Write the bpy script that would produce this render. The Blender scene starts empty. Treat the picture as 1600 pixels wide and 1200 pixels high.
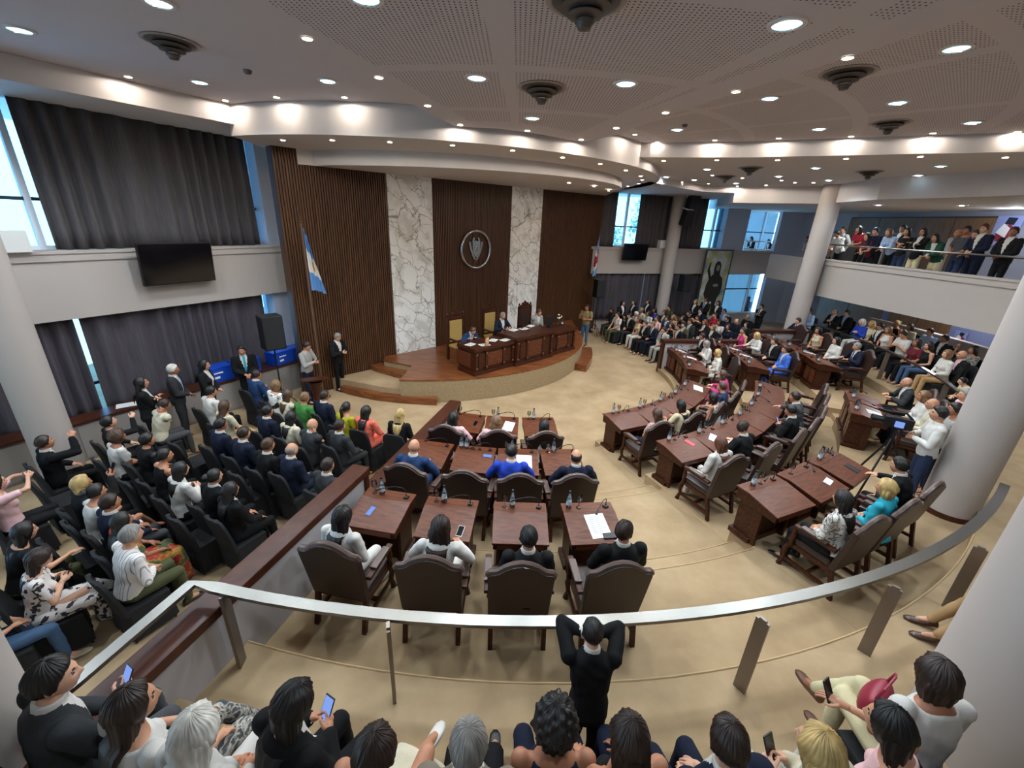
import bpy, bmesh, math, random
import numpy as np
from mathutils import Vector, Matrix
random.seed(7); RNG = np.random.default_rng(7)
SC = bpy.context.scene
COL = SC.collection
rad = math.radians
# ---------------------------------------------------------------- camera solve (1600x1200 frame)
FPX, CZ = 655.0, 4.8
_d = np.array([725-800, 2290-600, FPX]); _d /= np.linalg.norm(_d)
_y = np.array([0, 0, 1.]) - _d*_d[2]; _y /= np.linalg.norm(_y)
_x = np.cross(_d, _y); _x = _x if _x[0] > 0 else -_x
RC = np.array([_x, _y, -_d])
EYE = np.array([0, 0, CZ])
def ray(px, py): return RC @ np.array([px-800, py-600, FPX])
def at(px, py, z):
    r = ray(px, py); return EYE + r*((z-CZ)/r[2])
def onl(px, py, A, B, off=0.0):
    """point where the line of sight meets the vertical plane through A,B moved off metres to its left"""
    d = np.array([B[0]-A[0], B[1]-A[1]]); d /= np.hypot(*d); n = np.array([-d[1], d[0]])
    r = ray(px, py); t = (n @ np.array(A[:2]) + off)/(n @ r[:2]); return EYE + r*t
cam = bpy.data.cameras.new('camera'); cam.sensor_width = 36; cam.lens = FPX/1600*36; cam.clip_start = .02
co = bpy.data.objects.new('camera', cam); COL.objects.link(co)
co.matrix_world = Matrix(((RC[0,0], -RC[0,1], -RC[0,2], 0), (RC[1,0], -RC[1,1], -RC[1,2], 0), (RC[2,0], -RC[2,1], -RC[2,2], CZ), (0,0,0,1)))
SC.camera = co
OX, OY = 0.0, 13.44
def pol(r, th): return (OX + r*math.sin(rad(th)), OY - r*math.cos(rad(th)))
ORD = 'first second third fourth fifth sixth seventh eighth ninth tenth eleventh twelfth thirteenth fourteenth fifteenth sixteenth seventeenth eighteenth nineteenth twentieth'.split()
# ---------------------------------------------------------------- materials
def S(h):
    h = h.lstrip('#'); c = [int(h[i:i+2], 16)/255 for i in (0, 2, 4)]
    return tuple(x/12.92 if x <= .04045 else ((x+.055)/1.055)**2.4 for x in c) + (1,)
_mats = {}
def nodes(name):
    m = bpy.data.materials.new(name); m.use_nodes = True
    nt = m.node_tree; b = nt.nodes['Principled BSDF']; return m, nt, b
def N(nt, t, **kw):
    n = nt.nodes.new(t)
    for k, v in kw.items(): setattr(n, k, v)
    return n
def mat(name, col, rough=.6, metal=0, var=.12, vs=6, bump=0, bs=60, coat=0, spec=.5, stretch=None, emit=None):
    """plain surface with a little procedural variation"""
    if name in _mats: return _mats[name]
    m, nt, b = nodes(name); c = S(col) if isinstance(col, str) else tuple(col)+(1,)
    L = nt.links.new
    tc = N(nt, 'ShaderNodeTexCoord'); src = tc.outputs['Object']
    if stretch:
        mp = N(nt, 'ShaderNodeMapping'); mp.inputs['Scale'].default_value = stretch; L(src, mp.inputs[0]); src = mp.outputs[0]
    if var:
        nz = N(nt, 'ShaderNodeTexNoise'); nz.inputs['Scale'].default_value = vs; nz.inputs['Detail'].default_value = 4; L(src, nz.inputs['Vector'])
        mx = N(nt, 'ShaderNodeMix', data_type='RGBA')
        mx.inputs['A'].default_value = tuple(min(1, x*(1-var)) for x in c[:3])+(1,); mx.inputs['B'].default_value = tuple(min(1, x*(1+var)) for x in c[:3])+(1,)
        L(nz.outputs['Fac'], mx.inputs['Factor']); L(mx.outputs['Result'], b.inputs['Base Color'])
    else: b.inputs['Base Color'].default_value = c
    b.inputs['Roughness'].default_value = rough; b.inputs['Metallic'].default_value = metal
    b.inputs['Coat Weight'].default_value = coat; b.inputs['Coat Roughness'].default_value = .15; b.inputs['Specular IOR Level'].default_value = spec
    if bump:
        n2 = N(nt, 'ShaderNodeTexNoise'); n2.inputs['Scale'].default_value = bs; L(src, n2.inputs['Vector'])
        bp = N(nt, 'ShaderNodeBump'); bp.inputs['Strength'].default_value = bump; bp.inputs['Distance'].default_value = .01; L(n2.outputs['Fac'], bp.inputs['Height']); L(bp.outputs[0], b.inputs['Normal'])
    if emit:
        b.inputs['Emission Color'].default_value = S(emit[0]) if isinstance(emit[0], str) else tuple(emit[0])+(1,); b.inputs['Emission Strength'].default_value = emit[1]
    _mats[name] = m; return m
def ramp_mat(name, tex, stops, rough=.8, scale=8, stretch=None, coat=0, distort=0, kw=None, bump=0):
    """texture -> colour ramp material (patterned cloth, marble, wood)"""
    if name in _mats: return _mats[name]
    m, nt, b = nodes(name); L = nt.links.new
    tc = N(nt, 'ShaderNodeTexCoord'); src = tc.outputs['Object']
    if stretch:
        mp = N(nt, 'ShaderNodeMapping'); mp.inputs['Scale'].default_value = stretch; L(src, mp.inputs[0]); src = mp.outputs[0]
    t = N(nt, tex); t.inputs['Scale'].default_value = scale
    for k, v in (kw or {}).items():
        if k in t.inputs.keys(): t.inputs[k].default_value = v
        else: setattr(t, k, v)
    if distort:
        nz = N(nt, 'ShaderNodeTexNoise'); nz.inputs['Scale'].default_value = 3; L(src, nz.inputs['Vector'])
        va = N(nt, 'ShaderNodeVectorMath', operation='MULTIPLY_ADD'); va.inputs[1].default_value = (distort,)*3; L(nz.outputs['Color'], va.inputs[0]); L(src, va.inputs[2]); src = va.outputs[0]
    L(src, t.inputs['Vector'])
    r = N(nt, 'ShaderNodeValToRGB'); e = r.color_ramp.elements
    while len(e) < len(stops): e.new(.5)
    for i, (p, c) in enumerate(stops): e[i].position = p; e[i].color = S(c)
    out = t.outputs['Distance'] if tex == 'ShaderNodeTexVoronoi' else (t.outputs['Fac'])
    L(out, r.inputs[0]); L(r.outputs[0], b.inputs['Base Color']); b.inputs['Roughness'].default_value = rough; b.inputs['Coat Weight'].default_value = coat; b.inputs['Coat Roughness'].default_value = .12; b.inputs['Specular IOR Level'].default_value = .3 if 0 < coat < .1 else .5
    if bump:
        bp = N(nt, 'ShaderNodeBump'); bp.inputs['Strength'].default_value = bump; bp.inputs['Distance'].default_value = .01; L(out, bp.inputs['Height']); L(bp.outputs[0], b.inputs['Normal'])
    _mats[name] = m; return m
def emis(name, col, s):
    if name in _mats: return _mats[name]
    m, nt, b = nodes(name); nt.nodes.remove(b); e = N(nt, 'ShaderNodeEmission'); e.inputs[0].default_value = S(col); e.inputs[1].default_value = s
    nt.links.new(e.outputs[0], nt.nodes['Material Output'].inputs[0]); _mats[name] = m; return m
def glass(name, tint, gloss=.08):
    if name in _mats: return _mats[name]
    m, nt, b = nodes(name); nt.nodes.remove(b); L = nt.links.new
    t = N(nt, 'ShaderNodeBsdfTransparent'); t.inputs[0].default_value = tint+(1,)
    g = N(nt, 'ShaderNodeBsdfGlossy'); g.inputs['Roughness'].default_value = .03
    f = N(nt, 'ShaderNodeFresnel'); f.inputs[0].default_value = 1.45
    ml = N(nt, 'ShaderNodeMath', operation='MULTIPLY_ADD'); ml.inputs[1].default_value = .9; ml.inputs[2].default_value = gloss*.5; L(f.outputs[0], ml.inputs[0])
    mx = N(nt, 'ShaderNodeMixShader'); L(ml.outputs[0], mx.inputs[0]); L(t.outputs[0], mx.inputs[1]); L(g.outputs[0], mx.inputs[2])
    L(mx.outputs[0], nt.nodes['Material Output'].inputs[0]); _mats[name] = m; return m
# ---------------------------------------------------------------- mesh building
class MB:
    def __init__(s): s.v = []; s.f = []; s.m = []; s.k = 0
    def add(s, V, Fc):
        o = len(s.v); s.v += [tuple(p) for p in V]; s.f += [[o+i for i in f] for f in Fc]; s.m += [s.k]*len(Fc); return s
    def box(s, x0, x1, y0, y1, z0, z1, M=None, taper=1.0):
        cx, cy = (x0+x1)/2, (y0+y1)/2; V = []
        for z, k in ((z0, 1), (z1, taper)):
            for x, y in ((x0, y0), (x1, y0), (x1, y1), (x0, y1)): V.append((cx+(x-cx)*k, cy+(y-cy)*k, z))
        if M: V = [tuple(M @ Vector(p)) for p in V]
        return s.add(V, [(3,2,1,0), (4,5,6,7), (0,1,5,4), (1,2,6,5), (2,3,7,6), (3,0,4,7)])
    def rings(s, R, close=True, cap=True, loop=False):
        n = len(R[0]); V = [p for r in R for p in r]; Fc = []; k = len(R)
        for i in range(k if loop else k-1):
            j = (i+1) % k
            for a in range(n if close else n-1):
                b = (a+1) % n; Fc.append((i*n+a, i*n+b, j*n+b, j*n+a))
        if cap and not loop: Fc.append(tuple(reversed(range(n)))); Fc.append(tuple(range((k-1)*n, k*n)))
        return s.add(V, Fc)
    def tube(s, P, r, seg=8, cap=True, loop=False):
        P = [Vector(p) for p in P]; R = []; u = None
        for i, p in enumerate(P):
            if loop: d = P[(i+1) % len(P)]-P[i-1]
            else: d = P[min(i+1, len(P)-1)]-P[max(i-1, 0)]
            d.normalize()
            if u is None: u = d.orthogonal().normalized()
            else: u = (u-d*u.dot(d)); u = u.normalized() if u.length > 1e-5 else d.orthogonal().normalized()
            w = d.cross(u); rr = r[i] if hasattr(r, '__len__') else r
            R.append([tuple(p+(u*math.cos(t)+w*math.sin(t))*rr) for t in [2*math.pi*j/seg for j in range(seg)]])
        return s.rings(R, cap=cap, loop=loop)
    def lathe(s, prof, seg=16, c=(0,0,0), cap=True):
        return s.rings(cap=cap, R=[[(c[0]+r*math.cos(2*math.pi*j/seg), c[1]+r*math.sin(2*math.pi*j/seg), c[2]+z) for j in range(seg)] for r, z in prof])
    def prism(s, poly, z0, z1):
        n = len(poly); a = sum(poly[i][0]*poly[(i+1) % n][1]-poly[(i+1) % n][0]*poly[i][1] for i in range(n))
        if a < 0: poly = poly[::-1]
        zt = z1 if hasattr(z1, '__call__') else (lambda x, y: z1); zb = z0 if hasattr(z0, '__call__') else (lambda x, y: z0)
        V = [(x, y, zb(x, y)) for x, y in poly]+[(x, y, zt(x, y)) for x, y in poly]
        Fc = [tuple(reversed(range(n))), tuple(range(n, 2*n))]+[(i, (i+1) % n, n+(i+1) % n, n+i) for i in range(n)]
        return s.add(V, Fc)
    def plate(s, poly, y0, y1):
        """outline in x,z extruded along y"""
        n = len(poly); V = [(x, y0, z) for x, z in poly]+[(x, y1, z) for x, z in poly]
        return s.add(V, [tuple(range(n)), tuple(reversed(range(n, 2*n)))]+[(i, n+i, n+(i+1) % n, (i+1) % n) for i in range(n)])
    def ell(s, c, r, seg=12, rg=8):
        R = []
        for i in range(1, rg):
            t = math.pi*i/rg; R.append([(c[0]+r[0]*math.sin(t)*math.cos(2*math.pi*j/seg), c[1]+r[1]*math.sin(t)*math.sin(2*math.pi*j/seg), c[2]-r[2]*math.cos(t)) for j in range(seg)])
        return s.rings(R)
    def build(s, name, mats, parent=None, smooth=False, bevel=0, auto=True):
        me = bpy.data.meshes.new(name); me.from_pydata(s.v, [], s.f)
        for m in (mats if isinstance(mats, (list, tuple)) else [mats]): me.materials.append(m)
        me.polygons.foreach_set('material_index', s.m)
        bm = bmesh.new(); bm.from_mesh(me); bmesh.ops.recalc_face_normals(bm, faces=bm.faces)
        if bevel: bmesh.ops.bevel(bm, geom=[e for e in bm.edges if e.is_manifold and e.calc_face_angle(0) > .6], offset=bevel, segments=2, affect='EDGES', profile=.6)
        bm.to_mesh(me); bm.free()
        if smooth:
            me.polygons.foreach_set('use_smooth', [True]*len(me.polygons))
            if auto: me.set_sharp_from_angle(angle=rad(42))
        o = bpy.data.objects.new(name, me); COL.objects.link(o)
        if parent: o.parent = parent
        return o
def tag(o, label=None, cat=None, group=None, kind=None):
    if label: o['label'] = label
    if cat: o['category'] = cat
    if group: o['group'] = group
    if kind: o['kind'] = kind
    return o
def thing(name, label, cat, loc=(0,0,0), rz=0, group=None):
    o = bpy.data.objects.new(name, None); o.empty_display_size = .1; COL.objects.link(o); o.location = loc; o.rotation_euler = (0, 0, rz); return tag(o, label, cat, group)
def struct(name, mb, m, **kw):
    o = mb.build(name, m, **kw); o['kind'] = 'structure'; return o
_kids = {}
def dup(root, loc, rz, label, group=None):
    def cp(o, p):
        c = o.copy(); COL.objects.link(c); c.parent = p
        for ch in _kids.get(o.name) or _kids.setdefault(o.name, list(o.children)): cp(ch, c)
        return c
    r = cp(root, None); r.location = loc; r.rotation_euler = (0, 0, rz); r['label'] = label
    if group: r['group'] = group
    return r
class Wall:
    """vertical plane A->B: local x along it, local -y into the room"""
    def __init__(s, A, B):
        s.A = np.array(A, float); s.B = np.array(B, float); d = s.B-s.A; s.L = np.hypot(*d); s.d = d/s.L; s.n = np.array([s.d[1], -s.d[0]]); s.rz = math.atan2(d[1], d[0])
    def sz(s, px, py, into=0):
        p = onl(px, py, s.A, s.B, -into); return float((p[:2]-s.A) @ s.d), float(p[2])
    def p(s, t, into=0): q = s.A+s.d*t+s.n*into; return (float(q[0]), float(q[1]))
    def quad(s, t0, t1, i0, i1): return [s.p(t0, i0), s.p(t1, i0), s.p(t1, i1), s.p(t0, i1)]
# ---------------------------------------------------------------- people
TMP = bpy.data.objects.new('tmp', bpy.data.meshes.new('tmp')); TSC = bpy.data.scenes.new('tmp'); TSC.collection.objects.link(TMP); TVL = TSC.view_layers[0]
_rm = TMP.modifiers.new('r', 'REMESH'); _rm.mode = 'VOXEL'; _sm = TMP.modifiers.new('s', 'SMOOTH'); _sm.factor = .5
def v3(*a): return np.array(a, float)
def unit(a): return a/max(1e-9, np.linalg.norm(a))
def perp(d):
    u = np.cross(d, (0, 0, 1.) if abs(d[2]) < .9 else (1., 0, 0)); u = unit(u); return u, np.cross(d, u)
def loft(R):
    """closed surface through rings of equal length"""
    n = len(R[0]); k = len(R); V = np.concatenate(R); F = []
    for i in range(k-1):
        for a in range(n):
            b = (a+1) % n; F.append((i*n+a, i*n+b, (i+1)*n+b, (i+1)*n+a))
    return V, F+[tuple(reversed(range(n))), tuple(range((k-1)*n, k*n))]
def ring(c, u, v, a, b, seg=12, p=1.0):
    t = np.arange(seg)*2*math.pi/seg; ct, st = np.cos(t), np.sin(t)
    if p != 1: ct = np.sign(ct)*abs(ct)**p; st = np.sign(st)*abs(st)**p
    return c+np.outer(ct*a, u)+np.outer(st*b, v)
def caps(p0, p1, r0, r1, seg=10):
    d = unit(p1-p0); u, v = perp(d); R = []
    for t in (80, 50, 20): R.append(ring(p0-d*r0*math.sin(rad(t)), u, v, r0*math.cos(rad(t)), r0*math.cos(rad(t)), seg))
    R.append(ring((p0+p1)/2, u, v, (r0+r1)/2*1.04, (r0+r1)/2*1.04, seg))
    for t in (20, 50, 80): R.append(ring(p1+d*r1*math.sin(rad(t)), u, v, r1*math.cos(rad(t)), r1*math.cos(rad(t)), seg))
    return loft(R)
def tor(H, s, f, rows):
    """torso rings: (t along spine, half width, half depth, forward shift)"""
    x = v3(1, 0, 0); return loft([ring(H+s*t+f*y, x, f, a, b, 14, .85) for t, a, b, y in rows])
def ball(c, r): 
    c = np.array(c, float); r = np.array(r)*np.ones(3)
    return loft([ring(c+v3(0, 0, -r[2]*math.cos(t)), v3(1,0,0), v3(0,1,0), r[0]*math.sin(t), r[1]*math.sin(t), 12) for t in np.linspace(.15, math.pi-.15, 7)])
def remesh(parts, vox, it=3):
    V = []; F = []; o = 0
    for v, f in parts: V.append(v); F += [[i+o for i in q] for q in f]; o += len(v)
    me = bpy.data.meshes.new('t'); me.from_pydata(np.concatenate(V).tolist(), [], F)
    old = TMP.data; TMP.data = me; bpy.data.meshes.remove(old); _rm.voxel_size = vox; _sm.iterations = it
    TVL.update(); ev = TMP.evaluated_get(TVL.depsgraph); m = ev.to_mesh()
    A = np.empty(len(m.vertices)*3, 'f'); m.vertices.foreach_get('co', A); Q = np.empty(len(m.loops), 'i'); m.loops.foreach_get('vertex_index', Q)
    ev.to_mesh_clear(); return A.reshape(-1, 3).astype(float), Q.reshape(-1, 4)
def fast(name, V, Fq, mats, midx=None):
    """Fq: list of int arrays (n,k)"""
    me = bpy.data.meshes.new(name); V = np.asarray(V, 'f'); me.vertices.add(len(V)); me.vertices.foreach_set('co', V.ravel())
    tot = np.concatenate([np.full(len(f), f.shape[1]) for f in Fq]).astype('i'); idx = np.concatenate([f.ravel() for f in Fq]).astype('i')
    me.loops.add(len(idx)); me.loops.foreach_set('vertex_index', idx); me.polygons.add(len(tot))
    me.polygons.foreach_set('loop_start', np.concatenate([[0], np.cumsum(tot)[:-1]]).astype('i'))
    if midx is not None: me.polygons.foreach_set('material_index', np.asarray(midx, 'i'))
    me.polygons.foreach_set('use_smooth', np.ones(len(tot), bool))
    for m in mats: me.materials.append(m)
    me.update(); me.validate(); return me
def sub(V, Q, mask):
    q = Q[mask]
    if not len(q): return None
    u, inv = np.unique(q, return_inverse=True); return V[u], inv.reshape(-1, 4)
# head template -------------------------------------------------------------
NLA, NLO = 40, 56
def headgrid():
    la = np.linspace(-88, 88, NLA); lo = np.arange(NLO)*360/NLO
    LA, LO = np.meshgrid(np.radians(la), np.radians(lo), indexing='ij')
    return np.stack([np.cos(LA)*np.sin(LO), np.cos(LA)*np.cos(LO), np.sin(LA)], -1).reshape(-1, 3), LO.ravel()
DIRS, LON = headgrid()
HQ = np.array([(i*NLO+j, i*NLO+(j+1) % NLO, (i+1)*NLO+(j+1) % NLO, (i+1)*NLO+j) for i in range(NLA-1) for j in range(NLO)])
HCAPS = [np.arange(NLO)[::-1].reshape(1, -1), (np.arange(NLO)+(NLA-1)*NLO).reshape(1, -1)]
def headsurf(D=None):
    P = (DIRS if D is None else D)*np.array([.076, .098, .118]); x, y, z = P.T.copy(); lo = np.clip(-z/.118, 0, 1)
    x *= 1-.36*lo**1.6; fr = y > 0
    y = np.where(fr, y*(1-.10*lo), y*(1-.45*lo)); y += .012*lo*fr
    g = lambda X, Z, sx, sz: np.exp(-((x-X)/sx)**2-((z-Z)/sz)**2)*fr
    y += .018*g(0, -.022, .013, .018)+.008*g(0, .004, .010, .022)            # nose and bridge
    y -= .009*(g(.031, .010, .016, .012)+g(-.031, .010, .016, .012))          # eye sockets
    y += .005*(g(.03, .034, .025, .010)+g(-.03, .034, .025, .010))           # brow ridge
    y += .006*g(0, -.056, .024, .009)+.008*g(0, -.095, .022, .018)           # lips, chin
    x += np.sign(x)*.010*np.exp(-((z+.005)/.026)**2-((y+.005)/.016)**2)       # ears swell the side
    return np.stack([x, y, z], 1)
HEAD = headsurf()
_hc = HEAD[HQ].mean(1)
HMAT = np.zeros(len(HQ), int)
_f = _hc[:, 1] > .05
_e = abs(abs(_hc[:,0])-.031); _z = abs(_hc[:,2]-.010)
HMAT[_f & (_e < .0135) & (_z < .0046)] = 4; HMAT[_f & (_e < .0065) & (_z < .0058)] = 1      # eye whites, irises
HMAT[_f & (_e < .018) & (abs(_hc[:,2]-.033+_e*.15) < .0042)] = 2       # brows
HMAT[_f & (abs(_hc[:,0]) < .023) & (abs(_hc[:,2]+.056) < .0065)] = 3    # lips
EARS = [ball((sx*.080, -.008, -.004), (.010, .020, .032)) for sx in (1, -1)]
def hgrid(nla, nlo):
    LA, LO = np.meshgrid(np.radians(np.linspace(-88, 89, nla)), np.arange(nlo)*2*math.pi/nlo, indexing='ij')
    D = np.stack([np.cos(LA)*np.sin(LO), np.cos(LA)*np.cos(LO), np.sin(LA)], -1).reshape(-1, 3)
    Q = np.array([(i*nlo+j, i*nlo+(j+1) % nlo, (i+1)*nlo+(j+1) % nlo, (i+1)*nlo+j) for i in range(nla-1) for j in range(nlo)])
    return D, LO.ravel(), headsurf(D), [Q, np.arange(nlo)[::-1].reshape(1, -1), (np.arange(nlo)+(nla-1)*nlo).reshape(1, -1)]
HG = {0: hgrid(24, 40), 1: hgrid(34, 150)}
def hairline(style, lon):
    a = abs(np.degrees((lon+math.pi) % (2*math.pi)-math.pi))
    if style in ('long', 'bob', 'wavy', 'curly'): return np.interp(a, [0, 40, 62, 80, 180], [.068, .056, -.01, -.095, -.10])
    if style == 'fringe': return np.interp(a, [0, 75, 90, 110, 180], [.2, .2, .0, -.055, -.075])
    return np.interp(a, [0, 45, 70, 82, 100, 180], [.064, .050, .016, -.028, -.04, -.066])
def hair_geo(style, fine=0):
    DR, lon, H0, HF = HG[fine]; P = H0.copy(); zl = hairline(style, lon); t = {'short': .013, 'fringe': .008, 'long': .018, 'wavy': .022, 'bob': .022, 'bun': .013, 'tail': .013, 'curly': .034}[style]
    m = np.clip((P[:, 2]-zl)/.02, 0, 1)
    if style == 'fringe': m = m*np.clip((.062-P[:, 2])/.02, 0, 1)
    if style == 'curly': t = t*(1+.45*np.sin(P[:,0]*130)*np.sin(P[:,1]*120+1)*np.sin(P[:,2]*125+2))
    if style in ('short',): t = t*(.75+.9*np.clip(P[:,2]/.11+.2, 0, 1)+.35*np.sin(P[:,0]*70+P[:,1]*40)*np.sin(P[:,2]*60+P[:,0]*30))
    if style in ('long', 'bob', 'wavy', 'tail', 'bun'): t = t*(1+.22*np.sin(P[:,0]*95+2*np.sin(P[:,2]*22)))-.007*np.exp(-(P[:,0]/.008)**2)*(P[:,2] > .05)
    k = .93*(1-m)+m; st = (.0016*np.sin(lon*37+6*np.sin(P[:,2]*28))+.0012*np.sin(lon*23+1+9*P[:,1]))*(fine > 0); P = P*k[:, None]+DR*(m*(t+st))[:, None]
    parts = [(P, HF)]
    def fall(rows, seg=26):
        seg = seg*3 if fine else seg
        zz = [r[2] for r in rows]; zf_ = np.linspace(zz[0], zz[-1], 16); cols = [np.interp(-zf_, -np.array(zz), [r[k] for r in rows]) for k in range(5)]
        ang = np.arange(seg)*2*math.pi/seg; st = 1+.055*np.sin(ang*9+1)+.03*np.sin(ang*17)+(.022*np.sin(ang*23+2) if fine else 0)
        V, F = loft([np.stack([x+a*np.cos(ang)*st+.004*math.sin(z*45), y+b*np.sin(ang)*st, np.full(seg, z)], 1) for x, y, z, a, b in zip(cols[0], cols[1], zf_, cols[3], cols[4])]); q = np.array([f for f in F if len(f) == 4]); e = [np.array([f]) for f in F if len(f) != 4]; parts.append((V, [q]+e))
    if style == 'long': fall([(0,-.03,.06,.062,.055), (0,-.035,.0,.092,.070), (0,-.05,-.08,.098,.060), (0,-.075,-.16,.094,.046), (0,-.10,-.24,.082,.036), (0,-.115,-.32,.06,.028), (0,-.12,-.37,.03,.016)])
    if style == 'wavy': fall([(0,-.03,.06,.066,.06), (.004,-.035,.0,.104,.076), (-.006,-.05,-.06,.112,.07), (.008,-.07,-.12,.104,.058), (-.008,-.09,-.18,.108,.05), (.008,-.105,-.24,.085,.04), (0,-.115,-.29,.05,.022)])
    if style == 'bob': fall([(0,-.02,.06,.066,.06), (0,-.022,.0,.100,.080), (0,-.028,-.06,.104,.076), (0,-.035,-.11,.094,.062), (0,-.04,-.14,.07,.04)])
    if style == 'tail': fall([(0,-.10,.05,.022,.02), (0,-.125,.02,.034,.03), (0,-.125,-.08,.036,.028), (0,-.12,-.18,.03,.024), (0,-.115,-.27,.012,.012)], 12)
    if style == 'bun': fall([(0,-.10,.01,.015,.015), (0,-.115,.025,.04,.035), (0,-.12,.05,.046,.04), (0,-.112,.08,.036,.032), (0,-.10,.095,.012,.012)][::-1], 12)
    return parts
# hand templates: right hand, fingers +y, palm down, thumb towards -x ---------
def hand_geo(curl, vox):
    pts = [ball((0, .045, 0), (.040, .052, .015)), caps(v3(0, -.02, 0), v3(0, .03, 0), .024, .030)]
    for i, (x, ln, a0) in enumerate(((-.030, .072, -6), (-.010, .080, -1), (.010, .074, 3), (.028, .058, 9))):
        p = v3(x, .082, .002); pitch = 0
        for k, fr in enumerate((.45, .31, .24)):
            pitch += curl*(1.0+.15*i)*(1.1 if k else .6); d = v3(math.sin(rad(a0))*math.cos(rad(pitch)), math.cos(rad(a0))*math.cos(rad(pitch)), -math.sin(rad(pitch)))
            q = p+d*ln*fr; pts.append(caps(p, q, .0088-.0008*k, .0082-.0009*k, 8)); p = q
    b = v3(-.034, .022, -.004); k1 = b+v3(-.026, .030, -.008); k2 = k1+v3(-.006+curl*.0004, .030, -.006-curl*.0003)
    pts += [caps(v3(-.012, .012, -.002), b, .016, .013, 8), caps(b, k1, .012, .0095, 8), caps(k1, k2, .0095, .008, 8)]
    return remesh(pts, vox, 2)
HANDS = {(c, n): hand_geo(a, v) for c, a in (('flat', 14), ('grip', 38)) for n, v in ((0, .0065), (1, .0042))}
# shoe template, toe +y -------------------------------------------------------
def shoe_geo(kind):
    hz = .0 if kind != 'heel' else .03
    rows = [(-.075, .022, .03, .03), (-.06, .036, .075, .05), (-.02, .040, .085, .05), (.05, .042, .06, .035), (.11, .046, .045, .026), (.16, .04, .035, .02), (.19, .02, .022, .012)]
    R = []
    for y, a, top, _ in rows:
        lift = hz*max(0, (.06-y)/.12); R.append(ring(v3(0, y, top/2+lift), v3(1,0,0), v3(0,0,1), a, top/2, 10, .8))
    return loft(R)
SHOE = {k: remesh([shoe_geo(k)], .009, 2) for k in ('shoe', 'heel')}
SKINS = ['#c58f70', '#b97f60', '#a56d50', '#d2a084', '#8e5a40']
M_EYE = mat('eye', '#20140f', .2, var=0); 
def skinmats(i, hc): return [mat('skin%d' % i, SKINS[i], .55, var=.08, vs=20), M_EYE, mat('brow'+hc, hc, .8, var=0), mat('lip%d' % i, ['#a8594d', '#9a5145', '#8a4a3c', '#b56a5e', '#6e3d33'][i], .45, var=0), mat('eye_white', '#b8aca4', .3, var=0)]
def ik(sh, hd, l1, l2, pole):
    d = hd-sh; D = np.linalg.norm(d); mx = (l1+l2)*.985
    if D > mx: hd = sh+d/D*mx; d = hd-sh; D = mx
    n = d/D; a = (l1*l1-l2*l2+D*D)/(2*D); h = math.sqrt(max(l1*l1-a*a, 0)); p = np.array(pole, float); p = unit(p-n*(p@n)); return sh+n*a+p*h, hd
# pose: left hand, right hand (relative to hip height), elbow pole sign, lean deg, hand kind
POSES = {
 'lap': ((-.05,.27,.09), (.045,.28,.11), 6, 'flat'), 'thigh': ((-.13,.34,.08), (.13,.34,.08), 2, 'flat'), 'desk': ((-.15,.40,.27), (.15,.40,.27), 10, 'flat'),
 'fold': ((.04,.36,.29), (-.04,.38,.29), 12, 'flat'), 'cross': ((.12,.21,.36), (-.12,.24,.33), 2, 'flat'), 'phone': ((-.055,.30,.30), (.055,.30,.30), 8, 'grip'),
 'phone1': ((-.13,.30,.09), (.10,.34,.34), 6, 'grip'), 'raise': ((-.06,.30,.12), (.15,.36,.72), 0, 'grip'), 'raise2': ((-.055,.36,.66), (.055,.36,.66), -2, 'grip'),
 'chin': ((.02,.22,.28), (.03,.15,.56), 8, 'grip'), 'arm': ((-.29,.18,.19), (.29,.18,.19), 0, 'flat'), 'reach': ((-.12,.30,.10), (.28,.48,.26), 14, 'flat'),
 'stand': ((-.27,.04,-.06), (.27,.04,-.06), 1, 'flat'), 'sclasp': ((-.04,.25,.06), (.04,.26,.08), 1, 'flat'), 'sphone': ((-.05,.32,.24), (.05,.32,.24), 3, 'grip'),
 'scross': ((.13,.22,.34), (-.13,.25,.31), 0, 'flat'), 'rail': ((.06,.42,.06), (-.06,.44,.06), 26, 'flat'), 'scam': ((-.06,.30,.20), (.07,.28,.22), 2, 'grip'),
 'kid': ((-.02,.33,.58), (.03,.35,.56), 16, 'grip'), 'sreach': ((-.22,.34,.18), (.16,.42,.20), 4, 'grip'),
}
HAIRCACHE = {}
PEOPLE = []
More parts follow.
